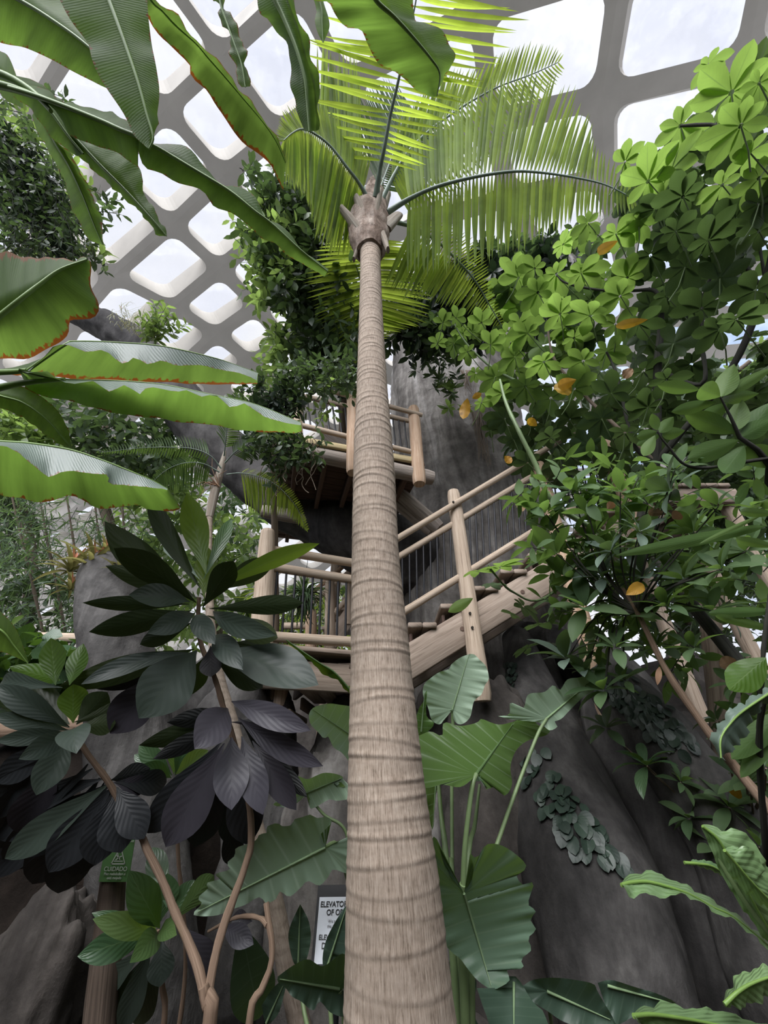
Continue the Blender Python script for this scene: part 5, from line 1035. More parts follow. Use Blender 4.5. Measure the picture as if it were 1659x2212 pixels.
es = thing('elevator_notice', 'white notice reading ELEVATOR OUT OF ORDER on a black stand, half hidden by the palm', 'sign', (V(720,2100,2.95)[0], 3.0, 0))
b0, b1, t0 = V(678,2083,2.9), V(768,2078,2.9), V(690,1938,2.98)
ex = nrm(b1-b0); ex[2] *= .3; ex = nrm(ex); ey = nrm(t0-b0 - ex*((t0-b0)@ex)); ez = nrm(np.cross(ex, ey)); W2 = .12; H2 = np.linalg.norm(t0-b0)/2; o_ = b0 + ex*W2 + ey*H2
panel(es, 'backboard', [(-W2-.015,-H2-.03),(W2+.015,-H2-.03),(W2+.015,H2+.05),(-W2-.015,H2+.05)], bm_, -.02, -.004, o_, ex, ey, ez)
panel(es, 'paper', [(-W2,-H2),(W2,-H2),(W2,H2),(-W2,H2)], wp, -.004, 0, o_, ex, ey, ez)
for s, sz, y, bd in (('ELEVATOR OUT', .031, .76, .0006), ('OF ORDER', .031, .5, .0006), ('We apologize for', .018, .23, 0), ('the inconvenience', .018, .08, 0), ('ELEVADOR FUERA', .026, -.25, .0006), ('DE SERVICIO', .031, -.5, .0006), ('Disculpe la molestia', .018, -.75, 0)):
    text(es, s, sz, 0, y*H2, bm_ if sz > .02 else plainmat('sign_grey', (.2,.2,.21), .5, .05), o_, ex, ey, ez, .002, bold=bd)
mb = MB(); c = o_ - ey*H2 - ez*.02; tube(mb, [c, (c[0], c[1]+.06, 0)], .016, 10); mb.build('stand_pole', M['iron'], es)
mb = MB(); tube(mb, [(c[0], c[1]+.06, 0), (c[0], c[1]+.06, .025)], .16, 28); mb.build('stand_base', M['iron'], es)
# ------------------------------------------------------------------ foliage helpers
def inpoly(P, poly):
    x, y = P[:, 0], P[:, 1]; c = np.zeros(len(P), bool); n = len(poly)
    for i in range(n):
        x1, y1 = poly[i]; x2, y2 = poly[(i+1) % n]
        m = ((y1 > y) != (y2 > y)) & (x < (x2-x1)*(y-y1)/(y2-y1+1e-9)+x1); c ^= m
    return c
def pts_in(poly, n):
    a = np.array(poly, float); lo, hi = a.min(0), a.max(0); out = np.zeros((0, 2))
    while len(out) < n:
        p = R.uniform(lo, hi, (n*3, 2)); out = np.vstack([out, p[inpoly(p, poly)]])
    return out[:n]
def twig_sprays(leafmb, stemmb, poly, Zr, n, per, tl, L, asp=.42, shape='ellip', bias=(0, 0, -.3), spread=1.0, droop=.5, seg=3, up=.8, whorl=False, tw=.004):
    """twigs with leaves on them, filling a region of the place between two depths"""
    P = pts_in(poly, n); P = P[[not open_at(*p) for p in P]]; n = len(P); Z = R.uniform(Zr[0], Zr[1], n)
    B = np.array([U(p[0], p[1], z) for p, z in zip(P, Z)]); D = nrm(R.normal(size=(n, 3)) * spread + np.array(bias))
    TL = R.uniform(tl[0], tl[1], n)
    for k in range(n):
        m = per; f = np.linspace(.15, 1, m) if not whorl else np.full(m, .95) + R.uniform(-.08, .08, m)
        base = B[k] + D[k] * (f * TL[k])[:, None] - np.array([0, 0, 1.0]) * (f**2 * TL[k] * .15)[:, None]
        ref = nrm(np.cross(D[k], [0.01, .02, 1.0])); r2 = np.cross(D[k], ref)
        a = np.arange(m) * (2.4 if not whorl else 6.28/m) + R.uniform(0, 6)
        side = ref * np.cos(a)[:, None] + r2 * np.sin(a)[:, None]
        d = nrm(side + D[k] * R.uniform(.3, .9, m)[:, None]); nn = nrm(np.array([0, 0, up]) + R.normal(size=(m, 3)) * .45 + D[k]*.3)
        Lk = R.uniform(L[0], L[1], m)
        leaves(leafmb, base, d, nn, Lk, Lk * asp * R.uniform(.8, 1.2, m), shape, droop, .15, seg, 1)
        if stemmb is not None and tw: tube(stemmb, [B[k], B[k] + D[k]*TL[k]*.6 - [0,0,.05*TL[k]], B[k] + D[k]*TL[k] - [0,0,.15*TL[k]]], [tw, tw*.7, tw*.4], 4, cap=False)
def plantobj(name, label, cat, base, foliage, stems, mat, smat='bark_dark', group=None):
    t = thing(name, label, cat, base, group)
    for nm, mb, mt in ([('foliage', f, m) for f, m in (foliage if isinstance(foliage, list) else [(foliage, mat)])] + [('stem', stems, smat)]):
        if mb.n: mb.build(nm, M[mt], t)
    return t
def palmate(mb, c, nor, r, k=None, spin=0.0, dr=.4, asp=.58, shape='leaflet'):
    k = k or R.integers(6, 8); nor = nrm(np.asarray(nor, float)); a = nrm(np.cross(nor, [.3, .2, 1.0])); b = np.cross(nor, a)
    th = spin + np.arange(k) * 2*np.pi/k * .93 + R.normal(size=k)*.08
    d = a*np.cos(th)[:, None] + b*np.sin(th)[:, None]; Ln = r * (.78 + .25*np.cos(th - spin - 1)) * R.uniform(.9, 1.08, k)
    leaves(mb, np.asarray(c) + d*r*.06, nrm(d + nor*.12), np.broadcast_to(nor, (k, 3)), Ln, Ln*asp, shape, dr*R.uniform(.7, 1.4, k), .18, 7, 2, R.uniform(0, 1), .02)

# ------------------------------------------------------------------ umbrella tree on the right
ut = thing('umbrella_tree', 'tree with bright hand-shaped leaves of rounded leaflets filling the upper right', 'tree', (2.85, 2.75, 0))
def uz_(x, y): return 5.0 - 2.0*(x - 950)/700 - .0012*max(0, 420-y)
hero = [(1580,200,74),(1470,272,60),(1600,272,70),(1450,368,60),(1400,392,62),(1640,385,60),(1475,425,52),(1415,452,46),(1640,440,60),(1270,482,36),(1330,505,44),(1120,600,42),(1202,592,44),(1255,590,48),(1162,632,46),(1210,678,46),(1275,682,54),(1155,580,36),
 (957,697,26),(985,687,26),(945,742,26),(980,742,28),(1040,697,32),(1112,772,44),(1175,782,46),(1070,815,38),(1135,835,44),(1260,780,46),(1310,760,44),(1390,802,52),(1355,600,46),(1405,552,48),(1480,577,50),(1555,602,56),(1515,667,58),(1610,552,60),(1632,628,60),(1555,712,50),(1455,742,50),
 (1010,760,28),(1000,720,26),(1095,720,36),(1060,745,34),(1140,720,40),(1085,850,36),(1190,860,44),(1240,840,46),(1320,850,46),(1300,905,46),(1230,905,42),(1150,900,40),(1090,905,34),(1340,640,44),(1330,700,44),(1240,730,42),(1440,640,50),(1590,470,58),(1530,520,56),(1460,500,50),(1380,480,44),(1640,500,54),
 (1350,350,36),(1530,140,40),(1640,180,50),(1350,935,44),(1270,960,42),(1190,945,38),(1110,950,34),(1040,870,26),(1400,880,46),(1440,820,46),(1210,990,36),(1140,1000,32),(1060,930,28),(1590,690,52),(1380,700,46),(1425,440,40),(1560,400,50),(1620,330,50)]
for q, (x, y, r) in enumerate(hero):
    z = uz_(x, y) + R.uniform(-.25, .15); c = U(x, y, z); mb = MB(); view = nrm(c - CAM)
    nor = nrm(np.array([0, 0, 1.0])*.75 + view*.55 + R.normal(size=3)*.28)
    palmate(mb, c, nor, r*z/F*1.06, spin=R.uniform(0, 6)); 
    in_shade = (x > 1380 and y > 415) or y > 880 or (x > 1290 and y > 640 and R.uniform() < .5)  # leaves to the right and low down get the shaded colours
    o = mb.build('leaf', M['schef_dark' if in_shade else 'schef'], ut)
    m2 = MB(); e = c + np.array([R.uniform(-.1, .25), .15, -.12])*1.4; tube(m2, [c, (c+e)/2 + [0,0,-.04], e], [.005,.005,.006], 6); m2.build('leaf_stalk', M['stem_green'], o)
fl, fd = MB(), MB()
polyS = [(1560,150),(1659,130),(1720,500),(1700,1000),(1400,1010),(1180,1040),(1080,960),(1050,860),(930,760),(930,690),(1060,650),(1110,560),(1190,540),(1260,470),(1330,440),(1380,360),(1440,270)]
HOLES = [(1338,690,52),(1600,668,60),(1545,668,38),(1570,760,40),(1390,905,30),(1345,770,26)]
def open_at(x, y): return any((x-a)**2 + (y-b)**2 < r*r for a, b, r in HOLES)
for x, y in pts_in(polyS, 280):
    if open_at(x, y): continue
   
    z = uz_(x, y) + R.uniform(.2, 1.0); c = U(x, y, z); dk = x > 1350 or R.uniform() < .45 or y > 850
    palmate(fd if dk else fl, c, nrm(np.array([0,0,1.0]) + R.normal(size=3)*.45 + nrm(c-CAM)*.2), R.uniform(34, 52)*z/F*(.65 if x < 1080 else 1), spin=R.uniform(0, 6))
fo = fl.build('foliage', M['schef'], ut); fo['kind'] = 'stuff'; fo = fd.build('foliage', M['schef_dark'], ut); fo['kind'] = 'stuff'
def branch(plant, pts, r0, r1, mat='bark_dark', name='branch', n=30):
    P = [U(*p) if len(p) == 3 and not isinstance(p, np.ndarray) else p for p in pts]; mb = MB(); tube(mb, P, np.linspace(r0, r1, len(P)), 10, n, wob=.004, seed=9, wscale=8); return mb.build(name, M[mat], plant)
g0 = np.array([2.85, 2.75, -.03]); g1 = U(1405, 1180, 3.7)
branch(ut, [g0, g0*[1,1,0]+[0,0,.9], g1, U(1418,1000,3.75), U(1420,800,3.8), U(1428,700,3.8), U(1424,640,3.85)], .06, .022, name='trunk')
branch(ut, [U(1424,640,3.85), U(1408,626,3.9), U(1360,628,4.0), U(1290,626,4.1), U(1225,612,4.2), U(1202,595,4.25)], .02, .008)
branch(ut, [U(1420,800,3.8), U(1516,830,3.5), U(1517,740,3.5), U(1520,640,3.5), U(1555,560,3.4)], .022, .01)
branch(ut, [U(1418,1000,3.75), U(1600,760,3.3), U(1690,420,3.0), U(1645,335,3.05), U(1590,292,3.15), U(1545,270,3.25), U(1470,272,3.4)], .03, .01)
branch(ut, [U(1418,1000,3.75), U(1370,960,3.8), U(1335,820,3.9), U(1320,780,4.0), U(1310,760,4.0)], .02, .01)
branch(ut, [U(1418,1000,3.75), U(1330,920,3.9), U(1240,830,4.2), U(1195,770,4.35), U(1182,700,4.4)], .022, .01, 'bark_grey')
branch(ut, [U(1240,830,4.2), U(1140,830,4.5), U(1065,795,4.7), U(1010,745,4.8), U(975,690,4.9)], .02, .007, 'stem_green')
branch(ut, [g1, U(1300,1150,3.6), U(1195,1085,3.4), U(1160,1010,3.5), U(1120,930,3.6), U(1092,868,3.8), U(1080,820,4.0)], .03, .014, 'stem_green')
branch(ut, [U(1545,270,3.25), U(1580,205,3.2)], .008, .005); branch(ut, [U(1600,560,3.3), U(1650,620,3.2), U(1640,520,3.2), U(1632,400,3.2)], .016, .008)
# a bare low spray of it crossing the stairs
lowb = [U(1310,1170,3.2), U(1180,1290,3.0), U(1110,1280,2.95), U(1068,1240,2.9), U(1055,1220,2.9)]
branch(ut, lowb, .012, .006, 'stem_green')
for x, y, r, t in ((1030,1235,40,0), (1080,1225,46,0), (1060,1265,30,1), (1130,1310,40,1), (1110,1330,30,1), (1165,1350,42,2), (1140,1400,36,2), (1190,1390,34,2), (1200,1330,38,2)):
    mb = MB(); z = 2.9 + R.uniform(-.05, .2); c = U(x, y, z); palmate(mb, c, nrm(np.array([0,-.25,1.0]) + R.normal(size=3)*.3), r*z/F*1.1, spin=R.uniform(0, 6)); mb.build('leaf', M['schef' if t < 1 else 'schef_dark'], ut)
mb = MB(); pxleaf(mb, (1022,1292,2.85), (968,1322,2.75), 24, droop=.5, top=False, shape='ellip'); mb.build('leaf', M['schef'], ut)
for x, y, tx, ty, wd, mt in ((1400,690,1330,705,20,'yellow'), (1228,820,1210,850,40,'yellow'), (1010,860,1000,905,24,'yellow'), (1335,520,1290,545,22,'yellow'), (1020,860,1040,850,14,'yellow'), (1090,985,1105,1000,16,'yellow'), (1345,800,1365,812,24,'tan'), (1120,1072,1130,1105,20,'tan'), (1245,820,1205,835,26,'yellow'), (1160,920,1140,905,18,'yellow')):
    z = uz_(x, y) - .3; mb = MB(); pxleaf(mb, (x, y, z), (tx, ty, z - .05), wd, droop=1.0, shape='ellip', wave=.12); mb.build('leaf', M[mt], ut)['label'] = 'dying yellow leaf' if mt == 'yellow' else 'dry tan leaf'

# ------------------------------------------------------------------ glossy leaved shrubs below it
def rosette(plant, x, y, r, z, n=8, mat='fig', face=.5, shape='ellip', asp=.38, name='leaf_rosette', dr=.5):
    c = U(x, y, z); mb = MB(); ax = nrm(np.array([0, 0, 1.0]) + nrm(CAM - c)*face*.6 + R.normal(size=3)*.3); a = nrm(np.cross(ax, [.2, .9, .1])); b = np.cross(ax, a)
    th = np.arange(n)*2.4 + R.uniform(0, 6); el = np.linspace(1.1, -.1, n) + R.normal(size=n)*.1
    d = (a*np.cos(th)[:, None] + b*np.sin(th)[:, None])*np.cos(el)[:, None] + ax*np.sin(el)[:, None]
    nn = ax*np.cos(el)[:, None] - (a*np.cos(th)[:, None] + b*np.sin(th)[:, None])*np.sin(el)[:, None]
    Ln = r*z/F*R.uniform(.85, 1.2, n); leaves(mb, c + d*.012, d, nn, Ln, Ln*asp*R.uniform(.85, 1.15, n), shape, dr*R.uniform(.5, 1.5, n), .22, 8, 2, None, .02)
    return mb.build(name, M[mat], plant), c
gsh = thing('glossy_shrub', 'shrub of glossy oval leaves in rosettes on dark twigs, before the upper stairs', 'shrub', (2.25, 1.9, 0))
hub = U(1560, 1620, 2.35); g0 = np.array([2.25, 1.9, -.03])
branch(gsh, [g0, U(1640,1720,2.1), U(1560,1620,2.2), U(1500,1540,2.3), U(1440,1450,2.4), U(1405,1380,2.5), U(1375,1320,2.55), U(1345,1270,2.6)], .03, .012, 'bark_tan', 'trunk')
RS = [(1202,1196,60,'fig'),(1233,1060,58,'fig'),(1340,1064,48,'fig'),(1478,1254,72,'fig'),(1392,1246,66,'fig_grey'),(1263,1313,66,'fig'),(1224,1424,68,'fig_grey'),(1282,1168,50,'fig'),(1450,1062,66,'fig_grey'),(1552,1094,50,'fig'),(1610,1192,66,'fig'),(1319,1192,52,'fig_grey'),(1457,1016,50,'fig'),(1380,1150,56,'fig_grey'),(1500,1150,56,'fig'),(1300,1250,56,'fig_grey'),(1350,1330,60,'fig'),(1440,1310,60,'fig'),(1540,1320,60,'fig'),(1270,1110,48,'fig'),(1180,1110,46,'fig'),(1400,1090,50,'fig'),(1560,1230,54,'fig'),(1240,1250,54,'fig'),(1190,1150,42,'fig'),(1330,1400,46,'fig'),(1420,1400,46,'fig'),(1500,1400,50,'fig'),(1305,1492,62,'fig'),(1265,1450,44,'fig_grey'),(1350,1470,40,'fig')]
for k, (x, y, r, mt) in enumerate(RS):
    z = 2.75 - .45*(x-1200)/450 + R.uniform(-.12, .15); o, c = rosette(gsh, x, y, r*1.15, z, 8 + k % 3, mt, asp=.38)
    j = U(1345 + (x-1345)*.45, 1290 + (y-1290)*.3, 2.6 - .2*(x-1345)/300); branch(gsh, [U(1375,1320,2.55), j, c], .008, .004, 'bark_dark', 'twig', 16)
for x, y, tx, ty, wd, mt in ((1390,1262,1352,1285,26,'yellow'), (1440,1110,1400,1105,18,'tan'), (1452,1120,1470,1108,24,'tan'), (1425,1440,1420,1480,12,'tan'), (1555,1440,1590,1425,30,'tan'), (1312,1100,1325,1085,18,'tan')):
    mb = MB(); pxleaf(mb, (x, y, 2.45), (tx, ty, 2.4), wd, droop=1.0, shape='ellip', wave=.1); mb.build('leaf', M[mt], gsh)['label'] = 'dead curled leaf'
fm, sm = MB(), MB()
twig_sprays(fm, sm, [(1120,1060),(1260,1010),(1659,1010),(1700,1400),(1480,1460),(1290,1430),(1210,1390),(1190,1230)], (2.75, 3.3), 120, 7, (.15, .35), (.12, .2), .38, 'ellip', (-.2,-.2,.2), 1, .5, 5)
fo = fm.build('foliage', M['fig'], gsh); fo['kind'] = 'stuff'; sm.build('twig_sprays', M['bark_dark'], gsh)  # the second mesh holds only the bare twigs
# large glossy leaves at the right edge
fb = thing('rubber_plant', 'large pointed glossy leaves on a dark twig at the right edge, below the umbrella leaves', 'shrub', (2.9, 1.5, 0))
for bx, by, tx, ty, wd, dz in ((1512,842,1420,832,30,0),(1556,857,1512,838,44,-.1),(1558,857,1586,786,42,.05),(1562,855,1672,793,26,0),(1548,868,1450,890,28,0),(1592,935,1478,893,44,.05),(1598,950,1485,992,46,-.05),(1602,950,1668,868,52,.1),(1608,962,1562,1022,46,-.1),(1590,930,1600,860,40,.1),(1600,945,1672,905,40,0),(1560,862,1640,850,30,.1),(1572,870,1500,925,36,.1),(1612,965,1680,1010,50,0),(1420,930,1408,893,20,0),(1420,932,1375,945,24,0),(1425,935,1455,900,26,0),(1428,938,1375,962,22,.0),(1415,940,1390,985,26,-.1),(1430,940,1480,930,28,.05)):
    mb = MB(); pxleaf(mb, (bx, by, 2.35), (tx, ty, 2.35+dz), wd, droop=.5, shape='ellip', top=False, fold=.2, wave=.015); mb.build('leaf', M['fig'], fb)
g0 = np.array([2.9,1.5,-.03]); branch(fb, [g0, np.array([2.95,1.5,1.4]), U(1720,1100,2.35), U(1659,990,2.35), U(1605,955,2.35), U(1580,905,2.35), U(1556,858,2.35)], .03, .006)
branch(fb, [U(1659,990,2.35), U(1500,1010,2.35), U(1440,960,2.35), U(1420,932,2.35)], .01, .004)
# rosettes low on the right, over the buttress
lr = thing('low_rosette_shrub', 'small dark green rosettes on bare twigs above the right buttress root', 'shrub', (2.6, 2.75, 0))
for x, y, r, z, mt in ((1398,1655,70,2.7,'mid'),(1575,1745,72,2.5,'fig'),(1490,1770,50,2.6,'fig'),(1620,1690,60,2.4,'fig'),(1310,1575,46,2.8,'schef_dark'),(1640,1830,60,2.3,'fig'),(1600,1610,56,2.4,'fig'),(1645,1560,70,2.3,'fig'),(1600,1480,60,2.4,'fig'),(1655,1660,70,2.2,'fig'),(1550,1560,48,2.5,'fig_grey'),(1470,1690,46,2.6,'fig'),(1545,1830,50,2.5,'fig')):
    o, c = rosette(lr, x, y, r, z, 10, mt, asp=.36, dr=.7); branch(lr, [np.array([2.6,2.75,-.03]), U(1640,1850,2.6), U((x+1640)/2, (y+1850)/2+15, (z+2.6)/2+.05), c], .014, .004, 'bark_grey', 'twig', 30)
mb = MB(); pxleaf(mb, (1600,1725,2.45), (1582,1702,2.4), 22, droop=.8, shape='round'); mb.build('leaf', M['yellow'], lr)['label'] = 'yellow fallen leaf'
# grey trunk far right
tag(log(None, 'tree_trunk', V(1528,2000,3.6) * [1,1,0], V(1530,1300,3.6), .085, 'bark_grey', 52), 'straight grey tree trunk standing at the right behind the leaning shrub stem', 'tree trunk')

# ------------------------------------------------------------------ creeper on the roots (each leaf pressed to the surface)
def clinging(label, name, host, poly, n, L, mat, lo=.55):
    dg = bpy.context.evaluated_depsgraph_get(); mb = MB(); P = pts_in(poly, n*2); got = 0
    from mathutils.bvhtree import BVHTree
    trees = []
    for h in host:
        me = h.data; off = origin(h); trees.append(BVHTree.FromPolygons([tuple(np.array(v.co) + off) for v in me.vertices], [tuple(p.vertices) for p in me.polygons]))
    for x, y in P:
        d = Vector(nrm(U(x, y, 1) - CAM)); best = None
        for t in trees:
            h = t.ray_cast(Vector(CAM), d)
            if h[0] is not None and (best is None or h[3] < best[3]): best = h
        if best is None: continue
        nn = np.array(best[1]); nn = nn if nn @ np.array(d) < 0 else -nn
        dn = nrm(np.array([R.uniform(-.6,.6), R.uniform(-.4,.4), -1.0])); dn = nrm(dn - nn*(dn @ nn) + nn*.22)
        l = R.uniform(*L); leaves(mb, [np.array(best[0]) + nn*.012], [dn], [nrm(nn + R.normal(size=3)*.25)], l, l*.8, 'round', .3, .1, 6, 2, None); got += 1
        if got >= n: break
    o = tag(mb.build(name, M[mat]), label, 'creeper'); o['kind'] = 'stuff'; return o
bpy.context.view_layer.update()
but = [o for o in ctree.children if o.name.startswith('buttress')]
clinging('dark round-leaved creeper running down the right-hand buttress root', 'creeper', but, [(1110,1610),(1170,1600),(1215,1680),(1270,1740),(1330,1830),(1360,1870),(1300,1860),(1220,1810),(1180,1740),(1120,1680)], 85, (.075, .115), 'ivy')
clinging('scaly dark creeper over the root beneath the leaning tan stem', 'creeper', but, [(1270,1440),(1360,1450),(1440,1530),(1500,1600),(1470,1630),(1400,1580),(1330,1510),(1280,1480)], 130, (.07, .1), 'ivy')
clinging('small dark creeper leaves on the narrow root top under the stairs', 'creeper', but + [ctree.children[0]], [(1060,1440),(1120,1420),(1110,1520),(1060,1580),(1040,1520)], 70, (.05, .08), 'ivy')
tr_ = [o for o in ctree.children if o.name.startswith('trunk')]
clinging('leafy creeper growing on the crown of the grey artificial trunk', 'creeper', tr_, [(840,690),(900,640),(1000,560),(1080,560),(1220,560),(1250,680),(1200,760),(1100,730),(1000,740),(920,720),(850,735)], 500, (.14, .24), 'creep')

# ------------------------------------------------------------------ creeper masses and trees beyond
def mass(name, label, cat, base, specs, smat='bark_dark', trunk=None, group=None, stuff=False):
    t = thing(name, label, cat, base, group); sm = MB(); mbs = {}
    for s in specs:
        mat = s.pop('mat'); mb = mbs.setdefault(mat, MB()); twig_sprays(mb, sm, **s)
    for mat, mb in mbs.items(): mb.build('foliage', M[mat], t)
    if sm.n: sm.build('twig_sprays', M[smat], t)  # bare twig stems, their leaves are in the foliage meshes
    if trunk:
        for P, r in trunk: mb = MB(); tube(mb, P, r, 12, 40, wob=.01, seed=7, wscale=4); mb.build('stem', M['bark_grey'], t)
    return t
A_ = np.array([-3.9, 2.9, 0.0])
mass('hanging_creeper', 'dark stringy creeper mass hanging at the left edge under the banana stalks', 'creeper', A_, [
 dict(mat='creep', poly=[(-20,200),(40,230),(90,290),(140,370),(180,440),(205,540),(150,600),(60,560),(-20,480)], Zr=(3.7,4.3), n=260, per=9, tl=(.2,.45), L=(.06,.1), asp=.36, bias=(.5,.1,-1.2), spread=.35),
 dict(mat='creep_light', poly=[(-20,170),(60,240),(120,300),(215,500),(210,560),(160,560),(60,560),(-20,560)], Zr=(4.2,4.9), n=90, per=8, tl=(.2,.4), L=(.1,.15), asp=.45, bias=(.3,0,-.5), spread=.8),
 dict(mat='ivy', poly=[(-20,260),(50,290),(120,380),(170,470),(150,540),(60,450),(-20,360)], Zr=(4.1,4.4), n=160, per=9, tl=(.2,.45), L=(.09,.13), asp=.36, bias=(.5,.1,-1.2), spread=.35),
 dict(mat='creep', poly=[(190,400),(228,410),(235,470),(200,480),(205,540),(215,580),(190,570)], Zr=(3.8,4.2), n=9, per=8, tl=(.15,.25), L=(.09,.12), asp=.42, bias=(.4,0,0), spread=.6),
 dict(mat='creep', poly=[(75,180),(110,195),(140,225),(100,220)], Zr=(3.8,4.2), n=4, per=7, tl=(.2,.3), L=(.09,.12), asp=.42, bias=(.6,0,-.3), spread=.3)],
 trunk=[([A_+[0,0,-.03], A_+[.1,.1,3], U(-60,520,4.6), U(20,380,4.4), U(-60,180,4.4)], [.1,.09,.06,.05,.04])])
Bq = np.array([-.9, 6.6, 0.0])
mass('climbing_creeper', 'tall mass of small-leaved creeper climbing just left of the palm crown', 'creeper', Bq, [
 dict(mat='creep', poly=[(600,370),(680,420),(720,540),(745,640),(775,760),(770,800),(680,820),(640,760),(650,690),(600,620),(570,560),(555,470)], Zr=(5.2,6.2), n=330, per=9, tl=(.2,.5), L=(.14,.22), asp=.42, bias=(0,0,-.4), spread=.9),
 dict(mat='ivy', poly=[(640,420),(700,480),(740,640),(775,760),(770,790),(700,800),(670,700),(630,560)], Zr=(6.2,6.8), n=200, per=9, tl=(.3,.6), L=(.17,.26), asp=.45, bias=(0,0,-.4), spread=.9),
 dict(mat='creep_light', poly=[(545,440),(600,430),(640,540),(620,640),(590,680),(650,760),(600,800),(570,800),(590,720),(560,560)], Zr=(5.0,5.8), n=80, per=8, tl=(.2,.5), L=(.14,.21), asp=.42, bias=(-.4,0,.0), spread=.8),
 dict(mat='creep', poly=[(480,340),(510,350),(560,390),(545,400)], Zr=(5.2,5.5), n=4, per=8, tl=(.3,.5), L=(.14,.2), asp=.4, bias=(.5,0,-.3), spread=.4)],
 trunk=[([Bq+[0,0,-.03], Bq+[0,0,5], U(745,800,6.6), U(720,640,6.6), U(670,500,6.5), U(620,400,6.2)], [.12,.1,.09,.08,.06,.03]), ([U(720,640,6.6), U(640,620,6.0), U(590,560,5.7)], [.05,.03,.015])])
Cq = U(600, 1120, 3.9) * [1, 1, 0]
mass('deck_vine', 'small-leaved vine tumbling over the left corner of the high deck and its railing', 'vine', Cq, [
 dict(mat='creep', poly=[(510,845),(580,815),(650,790),(765,775),(765,830),(700,835),(650,845),(640,880),(600,865),(520,870)], Zr=(3.7,4.4), n=120, per=8, tl=(.12,.28), L=(.07,.11), asp=.45, bias=(0,0,-.3), spread=.9),
 dict(mat='ivy', poly=[(560,850),(630,830),(640,930),(630,1000),(560,960),(540,880)], Zr=(3.7,4.2), n=100, per=8, tl=(.12,.28), L=(.07,.11), asp=.45, bias=(0,0,-.6), spread=.8),
 dict(mat='creep', poly=[(560,930),(640,920),(690,960),(660,1010),(620,1020),(575,980)], Zr=(3.3,3.6), n=46, per=8, tl=(.1,.25), L=(.07,.11), asp=.42, bias=(0,0,-.6), spread=.8),
 dict(mat='creep_light', poly=[(690,850),(730,845),(715,900),(695,890)], Zr=(3.7,3.9), n=6, per=7, tl=(.12,.25), L=(.07,.11), asp=.45, bias=(0,0,-.4), spread=.8)],
 trunk=[([Cq+[-.1,1.2,-.03], Cq+[-.1,1.1,2.4], U(590,960,4.3), U(610,860,4.1)], [.04,.035,.03,.02])])
mb = MB()
for k in range(16):
    x = R.uniform(590, 700); y = R.uniform(930, 1010); z = R.uniform(3.4, 3.9); P = [U(x, y, z)]
    for q in range(7): P.append(P[-1] + np.array([R.uniform(-.05,.05), R.uniform(-.03,.03), -R.uniform(.04,.09)]))
    tube(mb, P, .004, 5, 20)
tag(mb.build('hanging_roots', M['bark_grey']), 'thin curling aerial roots hanging below the high deck corner', 'roots')['kind'] = 'stuff'
mb = MB()
for (x0_, y0_, x1_, y1_, Y_, n_) in ((1005,800,1015,860,4.85,16), (1030,890,1048,1010,4.8,22)):
    for k in range(n_):
        a = V(x0_ + R.uniform(-12,12), y0_, Y_-.02); b = V(x1_ + R.uniform(-14,14), y1_ - R.uniform(0,40), Y_-.08); m_k = (a+b)/2 + R.normal(size=3)*.03
        tube(mb, [a, m_k, b], [.009,.006,.003], 5, 12)
tag(mb.build('aerial_roots', M['bark_grey']), 'pale aerial roots hanging down the front of the grey artificial trunk', 'roots')['kind'] = 'stuff'
# grasses on the upper limb
mb = MB(); P = pts_in([(225,690),(270,660),(345,720),(350,745),(300,735),(240,705)], 160)
for x, y in P:
    leaves(mb, [U(x, y, 4.75 + R.uniform(0,.25))], nrm([R.uniform(-.6,.6), R.uniform(-.5,.2), 1.0]), [0,-1,.3], R.uniform(.15,.38), .012, 'lance', R.uniform(.4,1.8), 0, 6, 1)
tag(mb.build('tuft', M['brom']), 'dry grassy tufts growing on top of the limb behind the banana leaves', 'grass')['kind'] = 'stuff'
Dq = U(330, 735, 4.8)
mass('limb_fern', 'leafy little fern clump on the limb, right of the dry tufts', 'fern', Dq, [dict(mat='creep_light', poly=[(300,700),(350,680),(385,720),(370,745),(310,735)], Zr=(4.7,4.9), n=26, per=9, tl=(.12,.3), L=(.08,.14), asp=.35, bias=(.2,-.2,.8), spread=.6)], 'stem_green')
